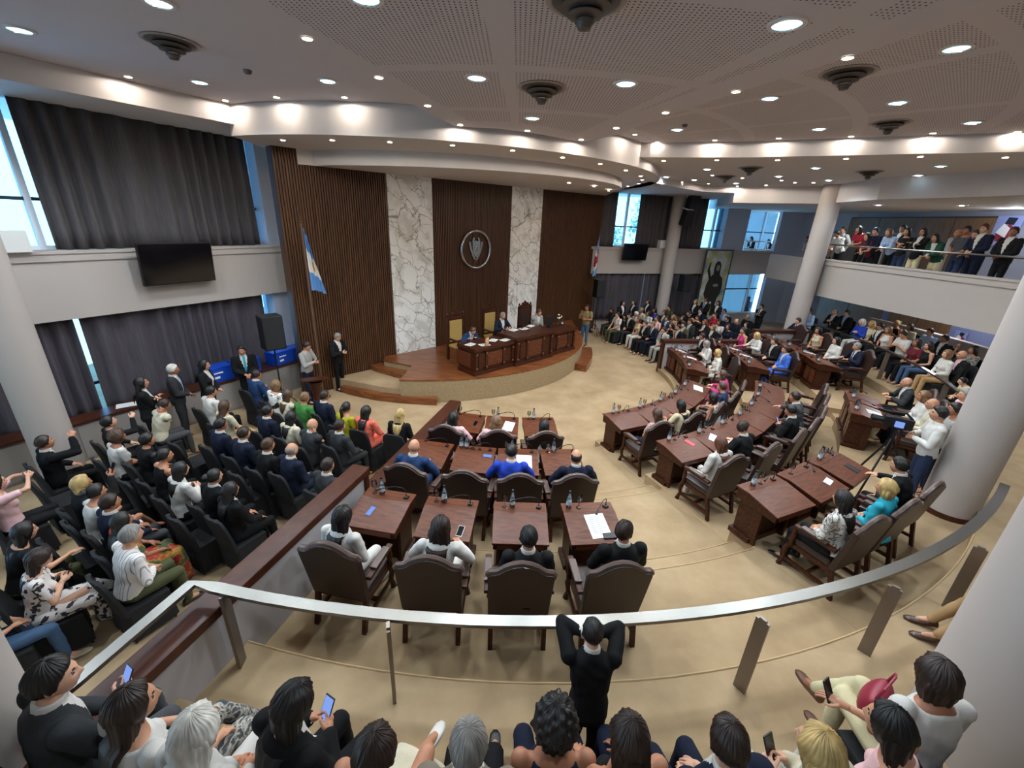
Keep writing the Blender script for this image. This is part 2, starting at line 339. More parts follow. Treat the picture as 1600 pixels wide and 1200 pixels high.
def person(label, x, y, zf, az, pose, hair, hcol, top, tcol, bot, bcol, stand=False, s=1.0, fem=False, skin=None, yaw=0, pitch=0, near=0, tie=None, shirtc='white', crossleg=False, lean=None, headpx=None, wall=None, shoes=None, recline=0, ph=None, legs=None, scarf=None):
    """headpx: the head sits on this line of sight; x,y ignored then"""
    hl, hr, ln, hk = POSES[pose]
    if lean is not None: ln = lean
    hz = .93 if stand else .555
    H = v3(0, 0, hz); th = rad(ln-recline); sp = v3(0, math.sin(th), math.cos(th)); fw = v3(0, math.cos(th), -math.sin(th))
    k = .88 if fem else 1.0
    shw = .195*(.88 if fem else 1); sh = [H+sp*.475+v3(sx*shw, 0, 0)-fw*.005 for sx in (-1, 1)]
    nb = H+sp*.535; hy, hp = rad(yaw), rad(pitch-ln*.3)
    hc = nb+unit(sp+v3(0, .25-math.sin(hp)*.3, .2))*.140
    cy, sy, cp, sp_ = math.cos(hy), math.sin(hy), math.cos(hp), math.sin(hp)
    RH = np.array([[cy, -sy, 0], [sy, cy, 0], [0, 0, 1]]) @ np.array([[1, 0, 0], [0, cp, -sp_], [0, sp_, cp]])
    hands = []; arms = []
    for i, (sx, t) in enumerate(((-1, hl), (1, hr))):
        tgt = H+v3(*t) ; 
        pole = (sx*.9, -.5, -.55) if pose not in ('raise2', 'kid') else ((sx*1.0, .1, -.12) if pose != 'kid' else (sx*1.0, .75, .05))
        if pose == 'raise' and i == 1: pole = (.6, .2, -.9)
        if pose == 'chin': pole = (sx*.45, .15, -1)
        wr = tgt-unit(tgt-sh[i]+v3(0,.2,0))*.075
        el, wr = ik(sh[i], wr, .285*(.95 if fem else 1), .245*(.95 if fem else 1), pole)
        arms.append((sh[i], el, wr)); fd = unit(unit(tgt-wr)*.4+unit(wr-el)*.6) if np.linalg.norm(tgt-wr) > .01 else unit(wr-el)
        up = v3(0, 0, 1) if abs(fd[2]) < .85 else v3(0, -1, 0)
        if hk == 'grip' and not (pose in ('raise', 'phone1', 'chin') and i == 0): up = unit(v3(sx*1.0, 0, .35))
        xx = unit(np.cross(fd, up)); zz = np.cross(xx, fd)
        hands.append((wr, np.stack([xx, fd, zz], 1), sx, hk if not (pose in ('raise', 'phone1', 'chin', 'reach') and i == 0) else 'flat'))
    if stand:
        fx = .10; sw = .0; LG = [(v3(sx*.085, 0, hz-.02), v3(sx*.095, .015+sw*sx, .50), v3(sx*fx, -.01-sw*sx, .085)) for sx in (-1, 1)]
    else:
        ext = {None: .02, 'out': .22, 'tuck': -.14}[legs]
        kz = .525; LG = [(v3(sx*.085, .01, hz-.02), v3(sx*.115, .43, kz), v3(sx*.115, .43+ext, .085 if legs != 'out' else .10)) for sx in (-1, 1)]
        if crossleg: LG[1] = (LG[1][0], v3(.04, .44, kz+.10), v3(-.08, .62, .30)); LG[0] = (LG[0][0], v3(-.08, .43, kz), v3(-.06, .44, .085))
    # ---- skin body
    wz = .80 if fem else 1
    rows = [(-.10, .10, .09, 0), (-.03, .150, .115, -.01), (.06, .150*wz+.01, .112, 0), (.16, .132*wz+.006, .102, 0), (.28, .148*wz+.012, .110, 0), (.39, .160*wz+.016, .105, -.005), (.455, .155*wz+.012, .088, -.01), (.51, .105, .070, -.012), (.55, .060, .056, 0)]
    def torso(inf, t0, t1, flare=0):
        R = [(t, a*(1+0)+inf, b+inf, y) for t, a, b, y in rows if t0 <= t <= t1]; R[0] = (R[0][0], R[0][1]+flare, R[0][2]+flare, R[0][3]); return tor(H, sp, fw, R)
    def bust(inf): return [ball(H+sp*.335+fw*.075+v3(sx*.065, 0, 0), .062+inf) for sx in (1, -1)] if fem else []
    body = [torso(0, -.2, .6)]+bust(0)
    body += [caps(nb-sp*.03, hc-v3(0, .014, .03), .060*(.86 if fem else 1), .056*(.86 if fem else 1))]
    for a, e, w in arms: body += [caps(a, e, .052*k, .040*k), caps(e, w, .040*k, .027*k), ball(a, .06*k)]
    for a, kn, an in LG: body += [caps(a, kn, .082, .054), caps(kn, an, .052, .036), caps(an, an+v3(0, .09, -.045), .036, .03)]
    BV, BQ = remesh(body, .018 if near else .021, 3)
    hv = HEAD @ RH.T+hc; Vs = [BV]; Fs = [BQ]; mi = [np.zeros(len(BQ), int)]; o = len(BV)
    def app(V, fl, m=0, mm=None):
        nonlocal o
        for f in fl: Fs.append(np.asarray(f)+o); mi.append(np.full(len(f), m) if mm is None or len(f) != len(mm) else mm)
        Vs.append(V); o += len(V)
    app(hv, [HQ]+HCAPS, 0, HMAT)
    for v, f in EARS:
        q = np.array([x for x in f if len(x) == 4]); app(v @ RH.T+hc, [q])
    for wr, Mx, sx, kd in hands:
        hV, hQ = HANDS[(kd, 1 if near else 0)]; hV = hV*np.array([sx*1.0, 1, 1])*(.92 if fem else 1)
        app(hV @ Mx.T+wr, [hQ if sx > 0 else hQ[:, ::-1]])
    if skin is None: skin = int(RNG.choice([0, 1, 2, 3], p=[.35, .3, .15, .2]))
    # ---- placement
    hw = hc*s; rz = -rad(az); c_, s_ = math.cos(rz), math.sin(rz)
    if headpx is not None:
        if wall is not None: P = onl(headpx[0], headpx[1], wall[0], wall[1], -wall[2]); zf = P[2]-hw[2] if zf is None else zf
        else: P = at(headpx[0], headpx[1], zf+hw[2])
        x = P[0]-(c_*hw[0]-s_*hw[1]); y = P[1]-(s_*hw[0]+c_*hw[1])
    root = thing('person', label, 'person', (x, y, zf), rz); root.scale = (s, s, s)
    def put(name, me):
        ob = bpy.data.objects.new(name, me); COL.objects.link(ob); ob.parent = root; return ob
    put('body', fast('body', np.concatenate(Vs), Fs, skinmats(skin, hcol), np.concatenate(mi)))
    # ---- hair
    if hair != 'bald':
        hk_ = (hair, 1 if near else 0)
        if hk_ not in HAIRCACHE: HAIRCACHE[hk_] = hair_geo(*hk_)
        V = []; Fq = []; oo = 0
        c2, s2 = math.cos(hy*.6), math.sin(hy*.6); RY = np.array([[c2, -s2, 0], [s2, c2, 0], [0, 0, 1]])
        for ii, (pv, pf) in enumerate(HAIRCACHE[hk_]): V.append(pv @ (RY if ii and hair in ('long', 'wavy', 'bob') else RH).T+hc); Fq += [np.asarray(f)+oo for f in pf]; oo += len(pv)
        Vh = np.concatenate(V)
        if hair in ('long', 'wavy'):                       # hang over the back instead of through it
            rel = Vh-H; t = rel @ sp; f = rel @ fw; lim = -(np.interp(t, [r[0] for r in rows], [r[2]-r[3] for r in rows])+(.048 if top in ('suit', 'jacket') else .034)); m = (t < .50) & (f < .06) & (rel[:, 2] < hc[2]-.09-H[2]); Vh[m] += np.outer(np.minimum(0, (lim[m]-f[m])+.05*np.clip((f[m]+.10)/.1, 0, 1)), fw)
        put('hair', fast('hair', Vh, Fq, [hairmat(hcol)]))
    # ---- top
    vox = .0125 if near else .0165
    if callable(tcol): tm = tcol
    tm = cloth(tcol); inf = {'suit': .020, 'shirt': .013, 'tee': .012, 'tank': .009, 'dress': .011, 'jacket': .019}[top]
    t0 = {'suit': -.12, 'jacket': -.06, 'shirt': -.04, 'tee': -.04, 'tank': -.04, 'dress': -.12}[top]
    P = [torso(inf, t0, .555 if top in ('suit', 'shirt', 'jacket') else .52, .012 if top in ('suit', 'jacket') else 0)]+bust(inf*.8)
    for a, e, w in arms:
        if top in ('suit', 'shirt', 'jacket'): P += [ball(a, .066*k+inf*.6), caps(a, e, .056*k+inf, .046*k+inf*.8), caps(e, e+(w-e)*.93, .045*k+inf*.8, .033*k+inf*.8)]
        elif top in ('tee', 'dress'): P += [ball(a, .062*k+inf), caps(a, a+(e-a)*.62, .056*k+inf, .05*k+inf)]
    TV, TQ = remesh(P, vox, 4 if top in ('suit', 'jacket') else 3)
    TV = TV+fold(TV, .006 if top in ('suit', 'jacket') else .005)
    nm = {'suit': 'suit_jacket', 'jacket': 'jacket', 'shirt': 'shirt', 'tee': 'blouse' if fem else 'shirt', 'tank': 'sleeveless_top', 'dress': 'dress_top'}[top]
    if top in ('suit', 'jacket'):
        c = TV[TQ].mean(1)-H; t = c @ sp; f = c @ fw
        vm = (f > .03) & (t > .16) & (abs(c[:, 0]) < .010+.066*(t-.16)/.36)
        if tie:
            tmk = vm & (abs(c[:, 0]) < .022)
            r = sub(TV, TQ, tmk); vm &= ~tmk
            if r: put('tie', fast('tie', r[0]+fw*.004, [r[1]], [cloth(tie)]))
        r = sub(TV, TQ, vm)
        cV, cF = loft([ring(nb+sp*(-.02)-fw*.004, v3(1,0,0), fw, .078*k, .076*k), ring(nb+sp*.035, v3(1,0,0), fw, .072*k, .071*k), ring(nb+sp*.046, v3(1,0,0), fw, .070*k, .069*k), ring(nb+sp*.044, v3(1,0,0), fw, .05, .05)])
        cq = np.array([q for q in cF if len(q) == 4])
        if r: put('shirt', fast('shirt', np.concatenate([r[0], cV]), [r[1], cq+len(r[0])], [cloth(shirtc)]))
        r = sub(TV, TQ, ~((f > .03) & (t > .16) & (abs(c[:, 0]) < .010+.066*(t-.16)/.36))); put(nm, fast(nm, r[0], [r[1]], [tm]))
    else:
        put(nm, fast(nm, TV, [TQ], [tm]))
    # ---- bottom
    bm_ = cloth(bcol)
    if bot == 'pants' or bot == 'short':
        P = [torso(.010, -.2, .07)]
        for a, kn, an in LG:
            P += [caps(a, kn, .094, .066)]
            if bot == 'pants': P += [caps(kn, an+(kn-an)*.04, .064, .050)]
        V, Q = remesh(P, vox, 3); V = V+fold(V, .004); n2 = 'trousers' if bot == 'pants' else 'shorts'
    else:
        if stand: P = [torso(.014, -.2, .07), loft([ring(v3(0, 0, z), v3(1,0,0), v3(0,1,0), a, b, 16) for z, a, b in ((.93, .17, .13), (.75, .20, .16), (.5, .21, .17), (.46, .20, .16))])]
        else: P = [torso(.012, -.2, .07), loft([ring(v3(0, yy, zz), v3(1,0,0), v3(0,0,1), a, b, 16, .7) for yy, zz, a, b in ((-.10, .53, .14, .07), (0, .535, .19, .10), (.2, .54, .20, .088), (.40, .53, .19, .075), (.46, .525, .17, .062))])]
        if not stand and bot == 'maxi':
            for a, kn, an in LG: P += [caps(kn, an+(kn-an)*.1, .085, .10)]
        V, Q = remesh(P, vox, 3); V = V+fold(V, .004); n2 = 'skirt'
    put(n2, fast(n2, V, [Q], [bm_]))
    if shoes:
        sk, scol = shoes
        for a, kn, an in LG:
            fd = unit(v3((an-kn)[0]*0, 1, 0)); bs = an-v3(0, 0, .085)
            if legs == 'out': bs = bs-v3(0, 0, .012)
            V, Q = SHOE[sk]; put('shoe', fast('shoe', V*np.array([1.02, 1.05, 1.05])+bs, [Q], [mat('shoe'+scol, scol, .35, var=.05)]))
    base = np.array([x, y, zf]); Rz = np.array([[c_, -s_, 0], [s_, c_, 0], [0, 0, 1]])
    rec = dict(root=root, x=x, y=y, zf=zf, az=az, hand=[Rz @ (h[0]+h[1] @ v3(0, .07, -.012))*s+base for h in hands], hrot=[Rz @ h[1] for h in hands], stand=stand, label=label)
    if ph: phone('phone held up by '+ph[0] if ph[0] else 'phone', rec, ph)
    PEOPLE.append(rec); return rec
def fold(V, a):
    """soft cloth creases"""
    p = V*np.array([31, 27, 23]); w = np.sin(p[:,0]+2*np.sin(p[:,2]*.6))*np.sin(p[:,2]*1.1+1.5*np.sin(p[:,1]*.7)); d = V-V.mean(0); n = d/np.maximum(1e-6, np.linalg.norm(d, axis=1))[:, None]
    return n*(w*a)[:, None]
def hairmat(c):
    return ramp_mat('hair'+c, 'ShaderNodeTexNoise', [(.3, mul(c, .82)), (.5, mul(c, 1.0)), (.7, mul(c, 1.2))], .48, 14, (1, 1, .35), bump=0)
def mul(h, k):
    h = h.lstrip('#'); return '#'+''.join('%02x' % max(0, min(255, int(int(h[i:i+2], 16)*k))) for i in (0, 2, 4))
CL = dict(black='#141416', jet='#0d0d0f', navy='#151b2e', blue='#22395f', royal='#2440a8', bright='#3f6cc8', white='#cdc8c1', cream='#c9bfa6', ivory='#c6bb9f', grey='#47474a', dgrey='#303133', lgrey='#9c9a96', taupe='#7d7264', coral='#e8705c', lime='#a4a21e', green='#3f7a3a', dgreen='#1f4a38', pink='#e2b6b8', magenta='#c23a78', red='#a02434', maroon='#5e1f28', teal='#2b9cb0', lblue='#9fb6d6', jean='#47607e', khaki='#8a7a52', tan='#b89468', olive='#4a4c32', purple='#3b3a8c', yellow='#cfc49c', beige='#cdbf9c', denim='#2a3550', brown='#4a3226', gold='#b9a25c', sky='#7fb2c8')
def cloth(c):
    if c in CL: return mat('cloth_'+c, CL[c], .85, var=.14, vs=11, bump=.25, bs=220, spec=.25)
    if c == 'floral': return ramp_mat('cloth_floral', 'ShaderNodeTexNoise', [(.52, '#e0dad2'), (.56, '#26242a')], .85, 9, distort=.25)
    if c == 'bigfloral': return ramp_mat('cloth_bigfloral', 'ShaderNodeTexNoise', [(.54, '#ddd3cc'), (.57, '#2a2530')], .8, 15, distort=.12, kw={'Detail': 3.0})
    if c == 'spots': return ramp_mat('cloth_spots', 'ShaderNodeTexVoronoi', [(.2, '#1c1b1e'), (.26, '#e2dccf')], .85, 13)
    if c == 'print': return ramp_mat('cloth_print', 'ShaderNodeTexNoise', [(.47, '#dcd8d0'), (.5, '#17171a'), (.53, '#dcd8d0'), (.57, '#17171a'), (.6, '#dcd8d0')], .85, 8, distort=.4)
    if c == 'pinkfloral': return ramp_mat('cloth_pinkfloral', 'ShaderNodeTexNoise', [(.42, '#6e7d58'), (.5, '#e6e0d2'), (.6, '#d08a98')], .85, 18)
    if c == 'pinkprint': return ramp_mat('cloth_pinkprint', 'ShaderNodeTexNoise', [(.45, '#b83a62'), (.55, '#e0869a')], .85, 20)
    if c == 'snake': return ramp_mat('cloth_snake', 'ShaderNodeTexNoise', [(.42, '#3a3d42'), (.52, '#b9b2a4'), (.62, '#4a4c50')], .8, 22, distort=.3)
    if c == 'pinstripe': return ramp_mat('cloth_pinstripe', 'ShaderNodeTexWave', [(.06, '#9a8f96'), (.16, '#e2dcd6')], .85, 9, kw={'Distortion': .6, 'bands_direction': 'X'})
    if c == 'zebra': return ramp_mat('cloth_zebra', 'ShaderNodeTexWave', [(.48, '#e8e4de'), (.52, '#141416')], .85, 6, kw={'Distortion': .5, 'bands_direction': 'Y'})
    if c == 'redgreen': return ramp_mat('cloth_redgreen', 'ShaderNodeTexNoise', [(.44, '#4c5a3a'), (.5, '#a8862e'), (.56, '#a8302a')], .85, 7)
    raise KeyError(c)
# ---------------------------------------------------------------- setting materials
CARPET = ramp_mat('carpet', 'ShaderNodeTexNoise', [(.25, '#8c7456'), (.5, '#a58b69'), (.8, '#baa280')], .95, 1.1, kw={'Detail': 9.0, 'Roughness': .62})
CARPETD = ramp_mat('carpet_side', 'ShaderNodeTexNoise', [(.3, '#8a7555'), (.7, '#a08a68')], .95, 30)
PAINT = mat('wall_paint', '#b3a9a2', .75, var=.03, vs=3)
PAINTG = mat('pier_paint_daylit', '#aab0c0', .75, var=.03, vs=3)  # blue daylight falling on the piers is mixed into this grey
WHITEP = mat('ceiling_paint', '#cfcaca', .8, var=.02, vs=3)
CEILP = mat('ceiling_matte', '#cdc8d0', .85, var=.03, vs=2)
CURT = ramp_mat('curtain_cloth', 'ShaderNodeTexNoise', [(.3, '#4a4648'), (.7, '#585355')], .9, 4, (9, 9, .6))
CURTP = ramp_mat('curtain_plum', 'ShaderNodeTexNoise', [(.3, '#443f45'), (.7, '#524c53')], .9, 4, (9, 9, .6))
WOODW = ramp_mat('wall_wood', 'ShaderNodeTexNoise', [(.3, '#3a2313'), (.55, '#55341c'), (.8, '#6b4628')], .5, 2.2, (14, 14, .35), bump=.1)
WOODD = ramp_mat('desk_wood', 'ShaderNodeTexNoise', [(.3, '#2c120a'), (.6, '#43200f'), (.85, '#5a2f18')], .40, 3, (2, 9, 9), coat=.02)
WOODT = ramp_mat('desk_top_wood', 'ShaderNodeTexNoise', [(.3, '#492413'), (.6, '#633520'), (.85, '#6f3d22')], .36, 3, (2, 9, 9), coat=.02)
WOODC = ramp_mat('cap_wood', 'ShaderNodeTexNoise', [(.3, '#3a1c12'), (.7, '#4c2819')], .36, 3, (3, 3, 3), coat=.02)
PARQ = ramp_mat('stage_wood', 'ShaderNodeTexNoise', [(.3, '#5a2f18'), (.55, '#7d4724'), (.8, '#96592e')], .34, 1.6, (1.2, 8, 8), coat=.15)
STEEL = mat('brushed_steel', '#85827d', .32, 1, var=.1, vs=4)
STEELD = mat('post_steel', '#8a8078', .42, .8, var=.08)
BLACK = mat('black_plastic', '#111113', .45, var=.1)
FRAME = mat('window_frame', '#dfe3ea', .4, var=0)
DARKM = mat('dark_frame', '#23262c', .5, var=0)
GLASS = glass('window_glass', (.62, .84, 1.0))
def marble():
    m, nt, b = nodes('marble'); L = nt.links.new; tc = N(nt, 'ShaderNodeTexCoord'); cols = []
    mp = N(nt, 'ShaderNodeMapping'); mp.inputs['Rotation'].default_value = (.5, .7, .3); L(tc.outputs['Object'], mp.inputs[0])
    nz = N(nt, 'ShaderNodeTexNoise'); nz.inputs['Scale'].default_value = 1.3; nz.inputs['Detail'].default_value = 6; L(mp.outputs[0], nz.inputs['Vector'])
    va = N(nt, 'ShaderNodeVectorMath', operation='MULTIPLY_ADD'); va.inputs[1].default_value = (.9,)*3; L(nz.outputs['Color'], va.inputs[0]); L(mp.outputs[0], va.inputs[2])
    def vein(scale, w0, col, rot, dis):
        m2 = N(nt, 'ShaderNodeMapping'); m2.inputs['Rotation'].default_value = rot; m2.inputs['Scale'].default_value = (1, 1, .42); L(va.outputs[0], m2.inputs[0])
        vo = N(nt, 'ShaderNodeTexVoronoi', feature='DISTANCE_TO_EDGE'); vo.inputs['Scale'].default_value = scale; L(m2.outputs[0], vo.inputs['Vector'])
        r = N(nt, 'ShaderNodeValToRGB'); e = r.color_ramp.elements; e[0].position = .0; e[0].color = S(col); e[1].position = w0; e[1].color = S('#efeeea'); L(vo.outputs['Distance'], r.inputs[0]); return r
    r = vein(2.3, .022, '#a09484', (.3, .9, .2), .5); rb = vein(1.1, .016, '#8b8276', (1.0, .2, .9), .5)
    mm = N(nt, 'ShaderNodeMix', data_type='RGBA', blend_type='DARKEN'); mm.inputs['Factor'].default_value = 1; L(r.outputs[0], mm.inputs['A']); L(rb.outputs[0], mm.inputs['B'])
    n2 = N(nt, 'ShaderNodeTexNoise'); n2.inputs['Scale'].default_value = 2.2; n2.inputs['Detail'].default_value = 8; L(mp.outputs[0], n2.inputs['Vector'])
    r2 = N(nt, 'ShaderNodeValToRGB'); e = r2.color_ramp.elements; e[0].position = .38; e[0].color = S('#d9d7d2'); e[1].position = .52; e[1].color = (1, 1, 1, 1); L(n2.outputs['Fac'], r2.inputs[0])
    mx = N(nt, 'ShaderNodeMix', data_type='RGBA', blend_type='MULTIPLY'); mx.inputs['Factor'].default_value = .8; L(mm.outputs['Result'], mx.inputs['A']); L(r2.outputs[0], mx.inputs['B'])
    L(mx.outputs['Result'], b.inputs['Base Color']); b.inputs['Roughness'].default_value = .18; return m
MARBLE = marble()
def perforated(name, base, cx, cy, pitch=.055):
    """ceiling board with real dark perforations in panels parted by plain strips"""
    m, nt, b = nodes(name); L = nt.links.new; tc = N(nt, 'ShaderNodeTexCoord'); sp = N(nt, 'ShaderNodeSeparateXYZ'); L(tc.outputs['Object'], sp.inputs[0])
    def mth(op, a, b_=None, c=None):
        n = N(nt, 'ShaderNodeMath', operation=op)
        for i, v in enumerate((a, b_, c)):
            if v is None: continue
            if hasattr(v, 'links'): L(v, n.inputs[i])
            else: n.inputs[i].default_value = v
        return n.outputs[0]
    X, Y = sp.outputs[0], sp.outputs[1]
    def cell(v, p): return mth('SUBTRACT', mth('FRACT', mth('DIVIDE', v, p)), .5)
    u, v = cell(X, pitch), cell(Y, pitch); d = mth('SQRT', mth('ADD', mth('MULTIPLY', u, u), mth('MULTIPLY', v, v))); hole = mth('LESS_THAN', d, .20)
    rx, ry = mth('SUBTRACT', X, cx), mth('SUBTRACT', Y, cy); r = mth('SQRT', mth('ADD', mth('MULTIPLY', rx, rx), mth('MULTIPLY', ry, ry))); a = mth('ARCTAN2', rx, mth('MULTIPLY', ry, -1))
    p1 = mth('LESS_THAN', mth('ABSOLUTE', cell(r, 1.9)), .44); p2 = mth('LESS_THAN', mth('ABSOLUTE', cell(mth('ADD', a, .03), .30)), .455)
    k = mth('MULTIPLY', mth('MULTIPLY', hole, p1), p2)
    mx = N(nt, 'ShaderNodeMix', data_type='RGBA'); mx.inputs['A'].default_value = S(base); mx.inputs['B'].default_value = S('#3a3436'); L(k, mx.inputs['Factor'])
    L(mx.outputs['Result'], b.inputs['Base Color']); b.inputs['Roughness'].default_value = .85; return m
PERF = perforated('perforated_board', '#cdc8d0', 0, 13.44, .045)
PERFC = perforated('perforated_board_high', '#cdc8d0', 0, 13.44, .045)
# ---------------------------------------------------------------- walls in plan
WW = Wall((-5.773, 10.825), (3.917, 20.62))            # slatted wood wall
LW = Wall((-12.5, 0.0), (-6.3, 12.1))           # left window wall
LW = Wall((-8.75-.457*8.2, 7.32-.89*8.2), (-6.35, 12.0))
RW = Wall((3.6, 20.15), (15.5, 24.48))          # far window wall
BF = Wall((11.15, 16.2), (12.75, 1.3))          # balcony front
ZB0, ZB1 = 2.7, 3.9                             # band between the two window storeys
# ---------------------------------------------------------------- floors
def arc(r, a, b, n=24, c=(OX, OY)): return [(c[0]+r*math.sin(rad(t)), c[1]-r*math.cos(rad(t))) for t in np.linspace(a, b, n)]
def sector(r0, r1, a, b): return arc(r0, a, b)+arc(r1, b, a)
fl = MB(); fl.prism([(-13.5, -3), (19.5, -3), (19.5, 27), (-13.5, 27)], -.3, 0); struct('floor', fl, CARPET)
TIERS = [(-13.2, 9.6), (22.4, 63.5), (68.5, 98.3)]
tr = MB()
for r0, z in ((5.5, .15), (7.2, .25), (7.5, .35), (9.05, .475), (9.35, .60)): tr.prism(sector(r0, 15.8, -13.2, 98.3), 0, z)
struct('floor_terraces', tr, CARPET)
pf = MB()
for a, b in TIERS:
    for r0, r1, z in ((5.22, 7.3, .152), (6.98, 9.1, .352), (8.93, 10.9, .602)): pf.prism(sector(r0, r1, a, b), 0.01, z)
struct('floor_platforms', pf, CARPET)
gf = MB(); gf.prism(sector(10.84, 15.9, -13.4, 104), .01, .85); gf.prism(sector(15.0, 22, -14, 60), .01, .852); gf.prism(sector(11.5, 16.2, -13.2, 40), .02, 1.03); struct('floor_gallery', gf, CARPET)
ns = MB(); NOSE = mat('step_nosing', '#b89b72', .9, var=.05)
for r, z, aa, bb in ((10.84, .85, -13.2, 95), (9.35, .60, 9.6, 22.4), (9.05, .475, 9.6, 22.4), (7.5, .35, 9.6, 22.4), (7.2, .25, 9.6, 22.4), (5.5, .15, 9.6, 22.4), (9.35, .60, 63.5, 68.5), (7.5, .35, 63.5, 68.5)): ns.tube([(*p, z) for p in arc(r, aa, bb, 60 if bb-aa > 30 else 8)], .011, 6)
for a, b in TIERS:
    for r0, z in ((5.22, .152), (6.98, .352), (8.93, .602)): ns.tube([(*p, z) for p in arc(r0, a, b, 30)], .010, 6)
    for th in (a, b):
        for r0, r1, z in ((5.22, 7.0, .152), (6.98, 8.95, .352), (8.93, 9.4, .602)): ns.tube([(*pol(r0, th), z), (*pol(r1, th), z)], .010, 6)
struct('trim_4', ns, NOSE, smooth=True)
# ---------------------------------------------------------------- wood wall with slats and marble
sl = MB(); n = int(WW.L/.065); V = []
for i in range(n+1):
    for dx, dy in ((0, 0), (.002, -.028), (.040, -.028), (.042, 0)): V.append((min(WW.L, i*.065+dx), dy))
sl.rings([[(x, y, z) for x, y in V] for z in (-.02, 6.4)], close=False, cap=False)
sl.k = 0; sl.box(0, WW.L, .0, .35, -.02, 6.5)
wo = struct('wall_back', sl, WOODW); wo.location = (*WW.A, 0); wo.rotation_euler = (0, 0, WW.rz)
for i, (pl, pr) in enumerate((((605, 300), (675, 300)), ((800.5, 300), (849, 300)))):
    a = WW.sz(*pl, into=.05)[0]; b = WW.sz(*pr, into=.05)[0]
    mb = MB().box(a, b, -.05, .0, .0, 6.3); o = struct('wall_panel', mb, MARBLE, bevel=.006); o.location = (*WW.A, 0); o.rotation_euler = (0, 0, WW.rz)
# ---------------------------------------------------------------- left wall
def along(W, mb, name, m, kind='structure', **kw):
    o = mb.build(name, m, **kw); o.location = (*W.A, 0); o.rotation_euler = (0, 0, W.rz)
    if kind: o['kind'] = kind
    return o
def windowset(W, t0, t1, z0, z1, n, depth, mull, idx, hb=.33):
    root = thing('window_%d' % idx, None, None, (*W.A, 0), W.rz); root['kind'] = 'structure'
    g = MB(); g.box(t0, t1, depth, depth+.01, z0, z1); g.build('glass', GLASS, root)
    f = MB(); zt = z0+(z1-z0)*hb
    for x in mull: f.box(x-.045, x+.045, depth-.05, depth+.06, z0, z1)
    f.box(t0, t1, depth-.04, depth+.05, z0, z0+.07); f.box(t0, t1, depth-.04, depth+.05, z1-.07, z1); f.build('window_frame', FRAME, root)
    h = MB(); h.box(t0, t1, depth-.03, depth+.03, zt-.03, zt+.03); h.build('transom', DARKM, root)
Ld = LW.L
along(LW, MB().box(0, Ld, 0, .5, ZB0, ZB1), 'wall_left', PAINT)
along(LW, MB().box(0, Ld, -.05, .5, ZB1, ZB1+.05).box(0, Ld, -.03, 0, ZB1-.13, ZB1), 'trim_1', PAINT)
cp = LW.sz(407, 300, into=-.1)[0]
along(LW, MB().box(cp, Ld+1.2, .1, .6, ZB1, 6.75).box(Ld-.55, Ld+1.2, .1, .6, 0, ZB0), 'wall_pier', PAINTG)
along(LW, MB().box(0, Ld, .35, .5, 0, .55), 'wall_sill', PAINT)
ws = LW.sz(66, 380, into=-.42)[0]
windowset(LW, 0, Ld, ZB1+.05, 6.6, 4, .44, [ws-4.4, ws-2.2, ws, ws+1.9, ws+3.6], 1)
windowset(LW, 0, Ld, .55, ZB0, 4, .44, [ws-4.4, ws-2.2, ws, ws+1.9, ws+3.6, Ld-.9], 2)
def curtain(W, t0, t1, z0, z1, depth, label, m=CURT, amp=.075, per=.34, seed=0):
    rr = random.Random(seed); mb = MB(); n = int((t1-t0)/.022); xs = [t0+(t1-t0)*i/n for i in range(n+1)]; R = []; ph = [0]
    for i in range(n): ph.append(ph[-1]+2*math.pi*(.022/per)*(1+.5*math.sin(i*.05+seed)+.2*rr.uniform(-1, 1)))
    for k, z in enumerate(np.linspace(z0, z1, 8)):
        g = 1-.35*k/7; R.append([(x, depth+amp*g*math.sin(p)+.02*math.sin(x*3+z), z) for x, p in zip(xs, ph)])
    mb.rings(R, close=False, cap=False); o = mb.build('curtain', m, smooth=True, auto=False)
    md = o.modifiers.new('thick', 'SOLIDIFY'); md.thickness = .006
    o.location = (*W.A, 0); o.rotation_euler = (0, 0, W.rz); return tag(o, label, 'curtain')
ca, cb = LW.sz(58, 300, into=-.2)[0], LW.sz(394, 300, into=-.2)[0]
curtain(LW, ca, cb, ZB1+.06, 6.42, .2, 'tall dark grey curtain across the upper left window', seed=1)
curtain(LW, ca-4.5, ca-1.75, ZB1+.06, 6.42, .2, 'dark grey upper curtain beyond the bright window at far left', seed=2)
l0 = LW.sz(122, 520, into=-.2)[0]; l1 = LW.sz(417, 500, into=-.2)[0]
curtain(LW, l0+.07, l1, .55, ZB0+.15, .2, 'long dark grey curtain behind the standing people at left', CURTP, seed=3)
curtain(LW, l0-5, l0-.03, .55, ZB0+.15, .2, 'dark grey lower curtain left of the light gap by the column', CURTP, seed=4)
